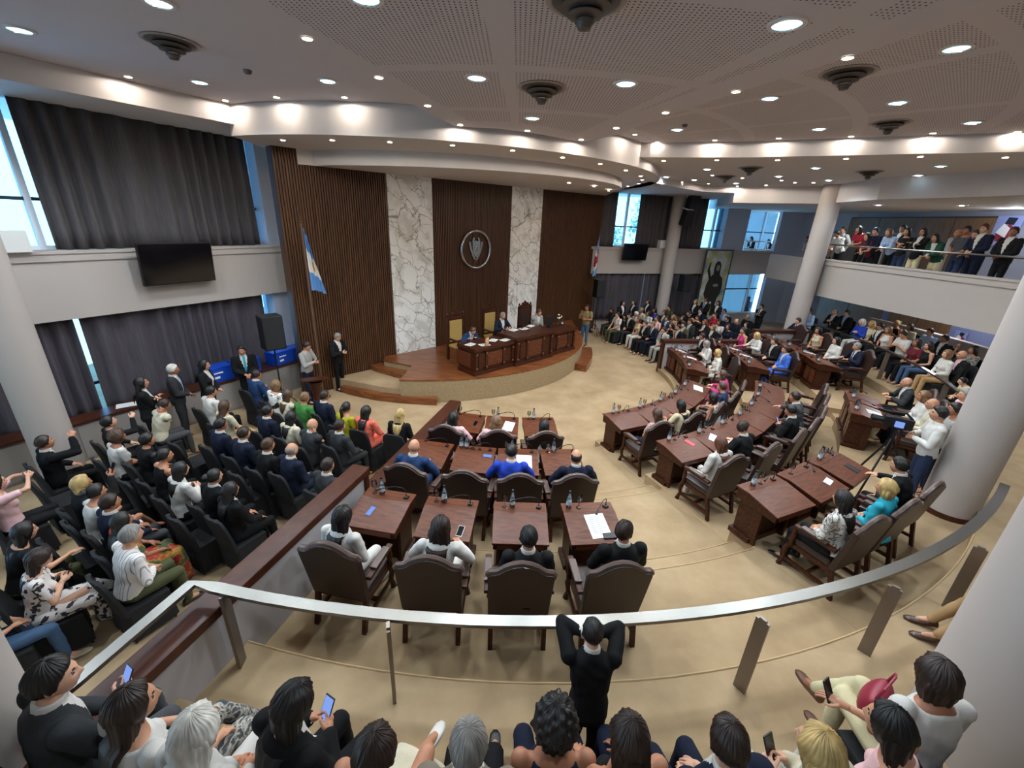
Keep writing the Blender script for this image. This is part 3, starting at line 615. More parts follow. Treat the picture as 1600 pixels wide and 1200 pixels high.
# ---------------------------------------------------------------- far window wall
Rd = RW.L
def rs(px, py=380, into=0): return RW.sz(px, py, into)[0]
pr = rs(1163)
along(RW, MB().box(-1.0, pr, 0, .35, ZB0, ZB1).box(pr, Rd, 0, .35, ZB0, ZB1-.12), 'wall_right', PAINT)
along(RW, MB().box(-1.0, Rd, -.06, .35, ZB1-.1, ZB1), 'trim_2', PAINT)
along(RW, MB().box(-1.0, Rd, .36, .5, 0, .5), 'wall_sill_right', PAINT)
p1, p2 = rs(1128, 350, -.3), rs(1163, 350, -.3)
along(RW, MB().box(p1, p2, .05, .4, ZB1, 6.75), 'wall_pier_right', PAINTG)
q1, q2 = rs(1204, 400), rs(1236, 400)
along(RW, MB().box(q1, q2+.1, -.1, .1, 0, 6.75), 'wall_pier_corner', PAINTG)
windowset(RW, -1.0, p1, ZB1, 6.6, 3, .34, [rs(979, 340, -.3), rs(1040), rs(1118, 340, -.3)], 3)
windowset(RW, p2-.6, q1+1.6, ZB1-.3, 6.6, 3, 1.5, [rs(1197, 340, -1.5)], 4, hb=.4)
windowset(RW, -1.0, q1, .5, ZB0, 3, .34, [rs(1001, 470, -.3), rs(1090), rs(1163, 480, -.3)], 5, hb=.62)
curtain(RW, rs(938, 340, -.2), rs(961, 340, -.2), ZB1, 6.3, .16, 'narrow dark curtain right of the wood wall, upper window', seed=5)
curtain(RW, rs(996, 340, -.2), rs(1058, 340, -.2), ZB1, 6.3, .16, 'dark curtain above the far wall screen, left of the pale column', seed=6)
curtain(RW, rs(1066, 340, -.2), rs(1101, 340, -.2), ZB1, 6.3, .16, 'dark curtain behind the stacked loudspeakers, upper far window', seed=7)
curtain(RW, rs(926, 450, -.2), rs(1001, 450, -.2), .5, ZB0+.1, .16, 'lower curtain beside the right flag and loudspeaker', CURTP, seed=8)
curtain(RW, rs(1004, 450, -.2), rs(1040, 450, -.2), .5, ZB0+.1, .16, 'lower curtain right of the thin slit of daylight', CURTP, seed=9)
curtain(RW, rs(1046, 450, -.2), rs(1100, 450, -.2), .5, ZB0+.1, .16, 'lower curtain behind the loudspeaker left of the painting', CURTP, seed=10)
# ---------------------------------------------------------------- balcony on the right
bz = ZB0
mb = MB(); mb.box(0, BF.L, 0, .22, ZB0, 3.95); along(BF, mb, 'wall_balcony_front', PAINT)
along(BF, MB().box(0, BF.L, -.05, .27, 3.95, 4.0).box(0, BF.L, -.03, .0, 3.8, 3.95), 'trim_3', PAINT)
along(BF, MB().box(0, BF.L, .2, 6.5, 3.1, 3.35).box(-4.2, 0, 1.2, 6.5, 3.1, 3.35), 'floor_balcony', CARPET)
along(BF, MB().box(-4.2, .05, 1.0, 1.25, 2.85, 3.9), 'wall_balcony_return', PAINT)
along(BF, MB().box(-.1, .0, .0, 1.2, ZB0, 3.95), 'wall_balcony_end', PAINT)
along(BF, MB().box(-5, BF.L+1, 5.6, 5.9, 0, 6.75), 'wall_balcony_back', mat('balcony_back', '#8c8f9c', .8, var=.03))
_p = [RW.p(q2, .0), RW.p(q2+.3, -.05), BF.p(-5.3, -5.9), BF.p(-5.0, -5.7)]; struct('wall_balcony_side', MB().prism(_p, 0, 6.75), PAINTG)
DOORW = ramp_mat('door_wood', 'ShaderNodeTexNoise', [(.3, '#6d4e31'), (.7, '#8d6840')], .5, 3, (8, 8, .6))
BB = Wall(BF.p(0, -5.6), BF.p(BF.L, -5.6))
def panel(pa, pb, z0, z1, nm, idx):
    a, b = BB.sz(*pa)[0], BB.sz(*pb)[0]; root = thing('door_%d' % idx, None, None, (*BB.A, 0), BB.rz); root['kind'] = 'structure'
    m_ = (a+b)/2
    for x0, x1 in ((a, m_-.02), (m_+.02, b)): MB().box(x0, x1, -.04, .02, z0, z1).build('door_leaf', DOORW, root, bevel=.01)
    MB().box(a-.06, b+.06, -.03, .01, z1, z1+.06).box(m_-.02, m_+.02, -.03, .01, z0, z1).build('door_frame', mat('door_trim', '#4a3524', .5), root)
panel((1328, 350), (1430, 350), 3.35, 5.62, 'd', 1); panel((1437, 350), (1556, 350), 3.35, 5.62, 'd', 2)
BB2 = Wall(BF.p(0, -4.2), BF.p(BF.L, -4.2))
along(BF, MB().box(-3, BF.L+1, 4.2, 4.4, .85, 3.1), 'wall_gallery_back', mat('gallery_back_bluelit', '#7d86ae', .8, var=.03))  # blue light on this wall is put into its colour
BB = BB2; panel((1279, 480), (1375, 500), .85, 2.95, 'd', 3); panel((1383, 510), (1478, 530), .85, 2.95, 'd', 4)
gp = MB(); gp.prism(sector(13.75, 13.95, 74, 101), .85, 1.95); struct('wall_gallery_low', gp, PAINT)
# ---------------------------------------------------------------- columns
def column(name, azl, azr, D, z0, base=False, z1=6.75):
    a, h = rad((azl+azr)/2), rad(abs(azr-azl)/2); ra = D*math.sin(h); cx, cy = D*math.sin(a), D*math.cos(a)
    struct(name, MB().lathe([(ra, z0), (ra, z1)], 44, (cx, cy, 0)), PAINT, smooth=True)
    if base: struct('baseboard_column', MB().lathe([(ra+.015, z0), (ra+.015, z0+.09)], 44, (cx, cy, 0)), WOODC, smooth=True)
def azp(px, py): r = ray(px, py); return math.degrees(math.atan2(r[0], r[1]))
column('column_left', azp(0, 597), azp(122, 690), 10.2, 0, z1=6.4)
column('column_right', 49.1, 53.35, 9.4, .6, True)
column('column_near', 55.2, 70.7, 4.6, .85)
column('column_corner', -72.3, -59.5, 3.6, 0)
c1 = RW.sz(1046, 400, .3)[0]; q = RW.p(c1, .35); struct('column_far', MB().lathe([(.30, 0), (.30, 6.3)], 32, (*q, 0)), PAINT, smooth=True)
q = onl(1273, 400, BF.p(0, .45), BF.p(BF.L, .45)); COLB = q; struct('column_balcony', MB().lathe([(.33, .6), (.33, 6.5)], 32, (q[0], q[1], 0)), PAINT, smooth=True)
# back and side closure of the room, behind the viewpoint
struct('wall_rear', MB().box(-13.5, 19.5, -3.2, -3, 0, 7), PAINT)
struct('wall_side', MB().box(19.3, 19.5, -3, 27, 0, 7), PAINT)
struct('wall_far_corner', MB().prism([BF.p(-5.0, -5.8), BF.p(-5.2, -5.9), (19.4, 24), (19.4, 23.6)], 0, 6.7), PAINTG)
# ---------------------------------------------------------------- ceiling
struct('ceiling', MB().box(-13.5, 19.5, -3, 27, 6.75, 7.0), CEILP)
struct('ceiling_panels', MB().prism([(1.5, 10.2), (2.4, 12.3), (8.1, 9.9), (19.4, 4.2), (19.4, -2.9), (6.1, -2.9), (2.6, 7.6)], 6.744, 6.76), PERFC)
DC = (-2.85, 16.5)
wedge = [(-1.30, 9.27), (-.5, 9.25), (.3, 9.6), (1.25, 10.32), (1.82, 9.31), (2.27, 7.6), (5.8, -2.2), (-4.6, -2.2), (-2.70, 4.46)]
struct('ceiling_wedge', MB().prism(wedge, 6.45, 6.74), CEILP); struct('ceiling_wedge_panels', MB().prism([(-.98, 8.7), (-.3, 8.6), (.4, 8.85), (1.08, 9.4), (5.2, -2.1), (-4.1, -2.1)], 6.446, 6.46), PERF)
ring_b = [(DC[0]+7.42*math.sin(rad(t)), DC[1]-7.42*math.cos(rad(t))) for t in np.linspace(-25, 97, 40)]
struct('ceiling_ring_upper', MB().prism(ring_b+[RW.p(.3, -.2), WW.p(WW.L, -.1), WW.p(0, -.1), (-6.2, 11.5)], 6.2, 6.745), WHITEP)
DC2 = (-2.45, 16.75)
ring_a = [(DC2[0]+5.95*math.sin(rad(t)), DC2[1]-5.95*math.cos(rad(t))) for t in np.linspace(-26, 93, 40)]
za = lambda x, y: 5.86+.18*max(0, min(1, ((x-WW.A[0])*WW.d[0]+(y-WW.A[1])*WW.d[1])/WW.L))
struct('ceiling_ring_lower', MB().prism([p for p in ring_a if (np.array(p)-WW.A) @ WW.n > .03]+[WW.p(WW.L-.2, .031), WW.p(.55, .031)], za, 6.21), WHITEP)
low = [(2.6, 12.0), (3.15, 11.75), (5.05, 11.2), (6.72, 10.4), (8.12, 9.7), (9.4, 9.1), (13, 7.3), (19.4, 4), (19.4, 26.9), (3, 26.9), (3, 21)]
struct('ceiling_low', MB().prism(low, 6.42, 6.742), WHITEP)
bb_ = [(4.2, 15.2), (4.86, 15.96), (5.9, 17.1), (7.16, 18.2), (8.38, 18.15), (10, 23), (4, 21)]
struct('ceiling_beam_window', MB().prism(bb_, 6.2, 6.43), WHITEP)
e1 = onl(1372, 305, BF.p(0, .9), BF.p(BF.L, .9)); e2 = onl(1535, 297, BF.p(0, .25), BF.p(BF.L, .25))
struct('ceiling_beam_balcony', MB().prism([(8.38, 18.15), (10.76, 16.5), (float(e1[0]), float(e1[1])), (float(e2[0]), float(e2[1])), (12.3, 2), (19.4, 2), (19.4, 26.8), (9.9, 24)], 5.85, 6.43), WHITEP)
q0 = LW.p(0, 0); q1_ = LW.p(Ld, 0)
struct('ceiling_beam_left', MB().prism([(-7.51-.53*9, 7.05-.85*9), (-7.51, 7.05), (-5.84, 9.75), (-5.9, 10.9), q1_, LW.p(Ld, -.5), LW.p(0, -.5)], 6.4, 6.744), WHITEP)
# ---------------------------------------------------------------- stage
st = MB(); SR = 5.78; SCN = (-3.1, 16.4)
def angof(p): return math.degrees(math.atan2(p[0]-SCN[0], -(p[1]-SCN[1])))
def sarc(r, a, b, n=30): return [(SCN[0]+r*math.sin(rad(t)), SCN[1]-r*math.cos(rad(t))) for t in np.linspace(a, b, n)]
pl = [p for p in sarc(SR, .5, 92) if (np.array(p)-WW.A) @ WW.n > 0]
top = pl+[WW.p(11.9, 0), WW.p(2.55, 0), (-3.95, 12.17), (-2.98, 11.81), (-3.03, 10.76)]
struct('floor_stage', MB().prism(top, .01, .64), CARPETD)
def grow(P, k):
    c = np.mean(P, 0); return [tuple(c+(np.array(p)-c)*k) for p in P]
struct('floor_stage_boards', MB().prism(grow(top, 1.006), .64, .68), PARQ)
struct('floor_stage_step', MB().prism([WW.p(1.95, 0), WW.p(2.6, 0), (-3.93, 12.15), (-2.98, 11.85), (-3.2, 11.45), (-4.18, 12.02)], .02, .50), PARQ)
struct('floor_stage_landing', MB().prism([WW.p(.75, .02), (-4.56, 11.15), (-3.6, 10.82), (-2.98, 10.7), (-3.0, 11.7), WW.p(2.2, 0)], .015, .35), CARPET)
struct('floor_stage_low_step', MB().prism([(-4.95, 11.15), (-4.64, 10.98), (-3.8, 10.66), (-2.9, 10.52), (-2.04, 10.5), (-2.1, 11.0), (-3.0, 10.9), (-3.7, 11.0), (-4.6, 11.45)], .0, .19), PARQ)
rs_ = sarc(6.15, 68, 93, 12)
struct('floor_stage_side_step', MB().prism(sarc(6.2, 66, 88, 12)+sarc(5.7, 88, 66, 12), 0, .25), PARQ)
# ---------------------------------------------------------------- dividers between the public and the chamber
def divider(th, r0, r1, z0, z1, name, w=.13, side=0):
    a, b = pol(r0, th), pol(r1, th); W = Wall(a, b)
    root = thing(name, None, None, (*a, 0), W.rz); root['kind'] = 'structure'
    MB().box(0, W.L, -w/2, w/2, z0, z1-.10).build('panel', mat('divider_white', '#b4aeae', .7, var=.03), root)
    MB().box(-.03, W.L+.03, -.13, .13, z1-.10, z1).box(-.03, .05, -.10, .10, z0, z1-.1).build('cap', WOODC, root, bevel=.012)
    MB().box(0, W.L, -w/2-.015, w/2+.015, z0, z0+.1).build('skirting', WOODC, root)
divider(-13.4, 5.25, 8.72, .0, 1.12, 'divider'); divider(-13.55, 8.72, 12.6, 0, 1.56, 'divider_raised')
divider(98.6, 5.25, 8.72, .0, 1.2, 'divider_right'); divider(99.2, 8.72, 10.9, 0, 1.56, 'divider_raised_right')
# ---------------------------------------------------------------- curved steel rail
RCN, RRR = (-.30, 13.97), 11.47
def rarc(a, b, n, r=RRR): return [(RCN[0]+r*math.sin(rad(t)), RCN[1]-r*math.cos(rad(t))) for t in np.linspace(a, b, n)]
def rail(name, label, P, posts, z1=1.75, zb=.85):
    root = thing(name, label, 'railing', (P[0][0], P[0][1], zb)); o = np.array(P[0]); R = []
    for i, p in enumerate(P):
        q0, q1 = np.array(P[max(0, i-1)]), np.array(P[min(len(P)-1, i+1)]); t = (q1-q0)/np.hypot(*(q1-q0)); n = np.array([-t[1], t[0]]); p = np.array(p)-o
        R.append([(*(p+n*w), z-zb) for w, z in ((-.05, z1-.035), (.05, z1-.035), (.05, z1), (-.05, z1))])
    MB().rings(R).build('handrail', STEEL, root)
    for (x, y, ang) in posts:
        m = MB().box(-.055, .055, -.014, .014, 0, z1-zb-.03).box(-.03, .03, -.014, .014, z1-zb-.03, z1-zb-.01); ob = m.build('post', STEELD, root); ob.location = (x-o[0], y-o[1], 0); ob.rotation_euler = (0, 0, ang)
def pa(t): return -rad(0)+rad(t)+math.pi/2*1
posts = []
for p in ((-2.4, 2.67), (-.91, 2.43), (.75, 2.37), (2.23, 2.64), (3.71, 3.06), (5.14, 3.66)):
    posts.append((p[0], p[1], math.atan2(p[1]-RCN[1], p[0]-RCN[0])+rad(20)))
near = [(-3.1, 1.2), (-2.9, 1.9), (-2.72, 2.74)]+rarc(-11.1, 38, 40)
rail('steel_railing', 'long curved brushed steel handrail on flat posts in front of the nearest seats', near, posts)
fp = [(*rarc(t, t, 1)[0], rad(t+70)) for t in (66, 80, 93)]
rail('steel_railing', 'steel handrail in front of the far right gallery seats', rarc(62, 97, 30, 11.4), fp)
def brail():
    root = thing('balcony_railing', 'thin steel handrail along the right balcony edge', 'railing', (*BF.p(0, -.12), 4.0), BF.rz)
    MB().tube([(.1, 0, .50), (BF.L, 0, .50)], .028).build('handrail', STEEL, root)
    for t in np.arange(.3, BF.L, 1.9): MB().box(t-.03, t+.03, -.012, .012, 0, .5).build('post', STEELD, root)
brail()

# ---------------------------------------------------------------- trees outside the windows
LEAF = ramp_mat('tree_leaf', 'ShaderNodeTexNoise', [(.3, '#7d9080'), (.7, '#a2b4a4')], .7, 3); BARK = mat('tree_bark', '#5b5048', .9, var=.2)
def tree(x, y, h, r, label, seed):
    rr = random.Random(seed); t = thing('street_tree', label, 'tree', (x, y, 0), 0, 'trees outside the windows'); tk = MB(); tk.tube([(0, 0, 0), (.08, .05, h*.35), (-.05, .1, h*.6), (.05, 0, h*.85)], [.20, .16, .11, .04], 8)
    for k in range(7):
        a = rr.uniform(0, 6.28); z0 = h*rr.uniform(.35, .6); tk.tube([(0, 0, z0), (r*.4*math.cos(a), r*.4*math.sin(a), z0+h*.12), (r*.8*math.cos(a), r*.8*math.sin(a), z0+h*.25)], [.07, .05, .015], 5)
    tk.build('trunk', BARK, t, smooth=True); lf = MB()
    for k in range(900):
        a, b, q = rr.uniform(0, 6.28), rr.uniform(-1, 1), rr.uniform(.45, 1)**.5; c = Vector((r*q*math.cos(a)*math.sqrt(1-b*b), r*q*math.sin(a)*math.sqrt(1-b*b), h*.68+h*.34*q*b)); s_ = rr.uniform(.10, .22)
        u = Vector((rr.uniform(-1, 1), rr.uniform(-1, 1), rr.uniform(-1, 1))).normalized()*s_; w = u.orthogonal().normalized()*s_*.55; lf.add([c-u, c+w, c+u, c-w], [(0, 1, 2, 3)])
    lf.build('foliage', LEAF, t)
tree(-17.5, 8.0, 8.6, 2.6, 'leafy tree outside the upper left window', 1); tree(10.2, 33, 7.6, 2.2, 'tree outside the far window behind the stacked loudspeakers', 3); tree(6.2, 36, 5.6, 2.2, 'low tree outside the far window right of the wood wall', 4)
# ---------------------------------------------------------------- leather armchair (sits facing +y)
LEATH = mat('leather', '#2e1d18', .42, var=.12, vs=9, bump=.12, bs=160, coat=.1)
LEATHR = mat('leather_roll_sheen', '#54423b', .36, var=.15, vs=14, bump=.2, bs=120, coat=.15)  # paler than the seat leather: sheen on the padding put into the colour
def armchair(label):
    t = thing('leather_armchair', label, 'armchair', group='carved leather armchairs of the chamber')
    out = [(-.31, .40), (.31, .40), (.325, 1.02), (.30, 1.055), (.24, 1.06), (.20, 1.085), (.15, 1.13), (.08, 1.17), (0, 1.185), (-.08, 1.17), (-.15, 1.13), (-.20, 1.085), (-.24, 1.06), (-.30, 1.055), (-.325, 1.02)]
    lean = lambda z: -.27-.14*(z-.4)/.78
    mb = MB(); n = len(out)
    mb.add([(x, lean(z)-.035, z) for x, z in out]+[(x, lean(z)+.04, z) for x, z in out], [tuple(range(n)), tuple(reversed(range(n, 2*n)))]+[(i, n+i, n+(i+1) % n, (i+1) % n) for i in range(n)])
    bk_ = mb.build('backrest', LEATH, t, bevel=.012)
    rl = MB(); rl.tube([(x, lean(z)+.01, z+.004) for x, z in out[2:]], .034, 8); rl.build('top_roll', LEATHR, bk_, smooth=True)
    s = MB(); s.box(-.30, .30, -.24, .29, .40, .50); s.build('seat', LEATH, t, bevel=.03)
    fr = MB(); fr.box(-.305, .305, -.27, .275, .34, .40); fr.build('seat_frame', WOODD, t, bevel=.006)
    for sx in (-1, 1):
        ar_ = MB().box(sx*.325-.035, sx*.325+.035, -.27, .24, .66, .705).build('armrest', WOODD, t, bevel=.014)
        MB().box(sx*.325-.042, sx*.325+.042, -.16, .16, .705, .735).build('arm_pad', LEATHR, ar_, bevel=.014)
        MB().lathe([(.026, 0), (.034, .03), (.02, .08), (.034, .15), (.03, .2), (.024, .26), (.03, .30)], 10, (sx*.315, .22, .38)).build('arm_post', WOODD, t, smooth=True)
        MB().tube([(sx*.285, .25, .36), (sx*.305, .275, .27), (sx*.29, .265, .14), (sx*.30, .285, .05), (sx*.30, .295, .0)], [.038, .036, .026, .03, .04], 8).build('leg', WOODD, t, smooth=True)
        MB().add([(sx*.28+dx, y+dy, z) for z, y in ((0, -.36), (.42, -.26)) for dx, dy in ((-.024, -.024), (.024, -.024), (.024, .024), (-.024, .024))], [(3,2,1,0), (4,5,6,7), (0,1,5,4), (1,2,6,5), (2,3,7,6), (3,0,4,7)]).build('leg', WOODD, t)
    st = MB()
    for sx in (-1, 1): st.box(sx*.285-.016, sx*.285+.016, -.33, .27, .11, .15)
    st.box(-.285, .285, -.05, -.015, .11, .15); st.build('stretcher', WOODD, t)
    return t
def blackchair(label):
    t = thing('black_chair', label, 'chair', group='black covered chairs of the public')
    CV = mat('chair_cover', '#131315', .85, var=.2, vs=8, bump=.3, bs=30)
    R = []
    for z, w, y in ((.40, .225, -.17), (.6, .23, -.195), (.8, .225, -.235), (.90, .20, -.255), (.95, .15, -.265), (.965, .08, -.27)):
        R.append([(w*math.sin(a), y-.02-.03*math.cos(a*1.0)+.018*s_, z) for s_, seq in ((1, np.linspace(-1.5, 1.5, 9)), (-1, np.linspace(1.5, -1.5, 9))) for a in seq])
    MB().rings(R).build('backrest', CV, t, smooth=True)
    MB().box(-.225, .225, -.20, .23, .40, .46).build('seat', CV, t, bevel=.02)
    sk = []; n_ = 44
    for z, k in ((.06, 1.10), (.25, 1.05), (.42, 1.0)):
        sk.append([((.225*k+.006*math.sin(i*2.4))*max(-1, min(1, 1.35*math.cos(2*math.pi*i/n_))), .005+(.215*k+.006*math.sin(i*2.4))*max(-1, min(1, 1.35*math.sin(2*math.pi*i/n_))), z) for i in range(n_)])
    MB().rings(sk).build('skirt_cover', CV, t, smooth=True)
    for sx in (-1, 1):
        for y in (-.19, .2): MB().tube([(sx*.2, y*1.05, 0), (sx*.19, y, .10)], .012, 6).build('leg', BLACK, t)
    return t
# ---------------------------------------------------------------- deputy desk (sitter on the -y side)
def desk(label):
    t = thing('deputy_desk', label, 'desk', group='carved wooden desks of the chamber')
    W = .322
    MB().box(-W+.05, W-.05, .0, .27, .08, .62).build('pedestal', WOODD, t, bevel=.006)
    MB().box(-W+.01, W-.01, -.03, .31, 0, .08).build('plinth', WOODD, t, bevel=.012)
    for sx in (-1, 1):
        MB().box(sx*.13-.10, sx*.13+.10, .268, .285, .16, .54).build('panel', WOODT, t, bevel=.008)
        MB().box(sx*(W-.06)-.022, sx*(W-.06)+.022, -.10, .02, .0, .60).build('side_column', WOODD, t, bevel=.008)
    V = [(x, y, z) for x in (-W, W) for y, z in ((-.31, .58), (.31, .60), (.31, .755), (.14, .765), (-.31, .68))]
    MB().add(V, [(0,1,2,3,4), (9,8,7,6,5), (0,5,6,1), (1,6,7,2), (2,7,8,3), (3,8,9,4), (4,9,5,0)]).build('case', WOODD, t, bevel=.004)
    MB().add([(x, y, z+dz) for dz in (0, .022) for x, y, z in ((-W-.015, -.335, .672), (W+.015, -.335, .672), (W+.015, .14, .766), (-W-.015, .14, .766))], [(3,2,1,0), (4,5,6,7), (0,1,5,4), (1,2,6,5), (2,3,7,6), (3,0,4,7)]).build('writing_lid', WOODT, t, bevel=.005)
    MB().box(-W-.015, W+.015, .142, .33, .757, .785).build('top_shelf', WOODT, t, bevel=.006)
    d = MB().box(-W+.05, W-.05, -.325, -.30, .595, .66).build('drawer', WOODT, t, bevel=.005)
    return t
# ---------------------------------------------------------------- things on the desks
WATER = glass('bottle_glass', (.86, .92, .95), .2); CAPM = mat('bottle_cap', '#14161a', .4, var=0); LABELM = mat('bottle_label', '#c9d3da', .5, var=.05)
def bottle(label):
    t = thing('water_bottle', label, 'bottle', group='water bottles on the desks')
    MB().lathe([(.0, .0), (.032, .0), (.034, .01), (.034, .12), (.030, .15), (.016, .20), (.013, .225), (.013, .232), (.0, .232)], 12).build('bottle_body', WATER, t, smooth=True)
    MB().lathe([(.015, .228), (.015, .255), (.0, .256)], 10).build('cap', CAPM, t, smooth=True)
    MB().lathe([(.0346, .05), (.0346, .105)], 12).build('paper_label', LABELM, t, smooth=True); return t
def goblet(label):
    t = tag(MB().lathe([(.0, 0), (.033, .0), (.033, .004), (.006, .010), (.005, .08), (.022, .095), (.036, .125), (.038, .15), (.033, .185), (.031, .185), (.036, .15), (.03, .115), (.0, .1)], 14).build('water_goblet', WATER, None, smooth=True), label, 'glass', 'water goblets on the desks'); return t
def mic(label):
    t = thing('gooseneck_microphone', label, 'microphone', group='gooseneck microphones on the desks')
    MB().box(-.03, .03, -.03, .03, 0, .025).build('microphone_base', BLACK, t, bevel=.006)
    MB().tube([(0, 0, .02), (0, 0, .10), (-.03, -.02, .15), (-.12, -.06, .17), (-.22, -.12, .16), (-.28, -.16, .145)], .006, 6).build('gooseneck', BLACK, t, smooth=True)
    MB().tube([(-.275, -.157, .147), (-.33, -.19, .132)], [.013, .016], 8).build('capsule', BLACK, t, smooth=True); return t
PAPER = mat('paper', '#e6e4e0', .8, var=.02); PRINT = mat('print_ink', '#8a8a90', .8, var=0)
def lidpt(x, y): return (x, y, .694+(y+.335)*.094/.475+.001)
LIDA = math.atan2(.094, .475)
def onlid(nm, label, cat, dk, x, y, rot, build, group=None):
    """put a flat thing on a desk's sloping lid"""
    o = build(); M_ = Matrix.Translation(dk.location) @ Matrix.Rotation(dk.rotation_euler.z, 4, 'Z') @ Matrix.Translation(lidpt(x, y)) @ Matrix.Rotation(LIDA, 4, 'X') @ Matrix.Rotation(rot, 4, 'Z')
    o.matrix_world = M_; o.name = nm; return tag(o, label, cat, group)
def sheet(w=.21, h=.30, lines=True):
    t = bpy.data.objects.new('paper_sheet', None); COL.objects.link(t)
    MB().box(-w/2, w/2, -h/2, h/2, 0, .003).build('sheet', PAPER, t)
    if lines:
        m = MB()
        for i in range(9): m.box(-w*.36, w*(.36-.1*(i % 3)), h*(.36-.08*i)-.003, h*(.36-.08*i)+.003, .003, .0036)
        m.build('printed_lines', PRINT, t)
    return t
SCREEN_LIT = emis("lit_screen", "#7f9fe8", .38)
def phone_obj(lit=False, case='#101014'):
    t = bpy.data.objects.new('smartphone', None); COL.objects.link(t)
    MB().box(-.037, .037, -.076, .076, -.0045, .0045).build('phone_case', mat('phone_case'+case, case, .35, var=0), t, bevel=.003)
    MB().box(-.033, .033, -.070, .070, .0045, .0056).build('screen', SCREEN_LIT if lit else mat('dark_screen', '#08090c', .12, var=0), t); return t
def phone(desc, rec, ph):
    label, which, lit = ph; t = phone_obj(lit)
    h = rec['hand']; p = (h[0]+h[1])/2 if which == 2 else h[which]
    a = -rad(rec['az']); p = p+np.array([-math.sin(a), math.cos(a), 0])*.02+np.array([0, 0, .05])
    t.matrix_world = Matrix.Translation(p) @ Matrix.Rotation(a, 4, 'Z') @ Matrix.Rotation(rad(62), 4, 'X') @ Matrix.Rotation(0, 4, 'Y')
    return tag(t, label, 'phone')
# ---------------------------------------------------------------- laying out the chamber
ROWR = {1: (6.42, 5.72, .152), 2: (8.08, 7.40, .352), 3: (9.96, 9.22, .602)}
BLOCK = {'L': 'left block', 'M': 'middle block', 'R': 'right block'}
ROWN = {1: 'front', 2: 'middle', 3: 'back'}
CH = {'1L': [-9.9, -1.9, 5.3], '1M': [25.4, 33.7, 41.8, 50, 58], '1R': [77.4, 86.6, 95.2], '2L': [-9.9, -4, 1.2, 6.5], '2M': [24.9, 31.2, 38.1, 43.5, 49.1, 55.6, 60.8],
      '2R': [80.4, 86.0, 91.3, 96.0], '3L': [-9.7, -4.2, .9, 6.3], '3M': [24.6, 29.2, 33.9, 53.8, 57.4, 61.6], '3R': [80.2, 85, 91, 98.0]}
DK = {'1L': [-9.1, -1.7, 6.1], '1M': [26.2, 34.3, 42.3, 50.2, 58], '1R': [77.6, 86.1, 94.3], '2L': [-10.5, -4.5, 1.2, 6.9], '2M': [25.7, 32.0, 38.2, 44.4, 50.6, 56.8, 62.6],
      '2R': [79.6, 85.8, 92, 97.6][:4], '3L': [-9.9, -4.5, 1.1, 6.7], '3M': [24.4, 29.9, 35.4, 55.2, 60.6], '3R': [79.8, 85.2, 90.6, 96]}
a0 = d0 = None; DESKS = {}; CHAIRS = {}
for key, ths in CH.items():
    r, _, z = ROWR[int(key[0])]
    for i, th in enumerate(ths):
        x, y = pol(r, th); lb = 'brown leather armchair, %s from the left in the %s row, %s' % (ORD[i], ROWN[int(key[0])], BLOCK[key[1]])
        j = RNG.uniform(-5, 5)
        if a0 is None: a0 = armchair(lb); a0.location = (x, y, z); a0.rotation_euler = (0, 0, rad(th+j)); c = a0
        else: c = dup(a0, (x, y, z), rad(th+j), lb)
        CHAIRS[(key, i)] = c
b0 = g0 = m0 = None
for key, ths in DK.items():
    _, r, z = ROWR[int(key[0])]
    for i, th in enumerate(ths):
        x, y = pol(r, th); where = 'the %s desk of the %s row, %s' % (ORD[i], ROWN[int(key[0])], BLOCK[key[1]])
        lb = 'dark carved desk, %s from the left in the %s row, %s' % (ORD[i], ROWN[int(key[0])], BLOCK[key[1]])
        if d0 is None: d0 = desk(lb); d0.location = (x, y, z); d0.rotation_euler = (0, 0, rad(th)); d = d0
        else: d = dup(d0, (x, y, z), rad(th), lb)
        DESKS[(key, i)] = d
        if key[1] != 'L': d.scale = (1.18, 1, 1)
        Rm = Matrix.Translation((x, y, z)) @ Matrix.Rotation(rad(th), 4, 'Z'); pt = lambda u, v, w: Rm @ Vector((u, v, w))
        zt = .785
        mx = .24
        lm = 'black gooseneck microphone on '+where
        if m0 is None: m0 = mic(lm); m = m0; m.location = pt(mx, .23, zt); m.rotation_euler = (0, 0, rad(th))
        else: m = dup(m0, pt(mx, .23, zt), rad(th+RNG.uniform(-25, 25)), lm)
        lay = {'2L1': ((-.22, .20), (-.13, .22), (-.02, .2), (.09, .22))}.get('%s%d' % (key, i))
        bx = [-.10] if key[1] == 'L' else [-.18]; gx = [-.20] if key[1] == 'L' else [-.04]
        if (key, i) in (('3L', 3),): bx, gx = [-.25], [-.12]
        if (key, i) in (('2L', 1),): bx, gx = [-.26, -.17], [-.05, .06]
        if (key, i) in (('2L', 0), ('1L', 0), ('3M', 1)): bx, gx = [], ([-.2] if key != '2L' else [])
        for k, u in enumerate(bx):
            lb_ = ('left of two clear water bottles on ' if len(bx) > 1 and k == 0 else 'right of two clear water bottles on ' if len(bx) > 1 else 'clear water bottle with black cap on ')+where
            if b0 is None: b0 = bottle(lb_); b0.location = pt(u, .235, zt)
            else: dup(b0, pt(u, .235, zt), 0, lb_)
        for k, u in enumerate(gx):
            lg = ('left of two water goblets on ' if len(gx) > 1 and k == 0 else 'right of two water goblets on ' if len(gx) > 1 else 'clear stemmed water goblet on ')+where
            if g0 is None: g0 = goblet(lg); g0.location = pt(u, .225, zt)
            else:
                q = g0.copy(); COL.objects.link(q); q.location = pt(u, .225, zt); q['label'] = lg
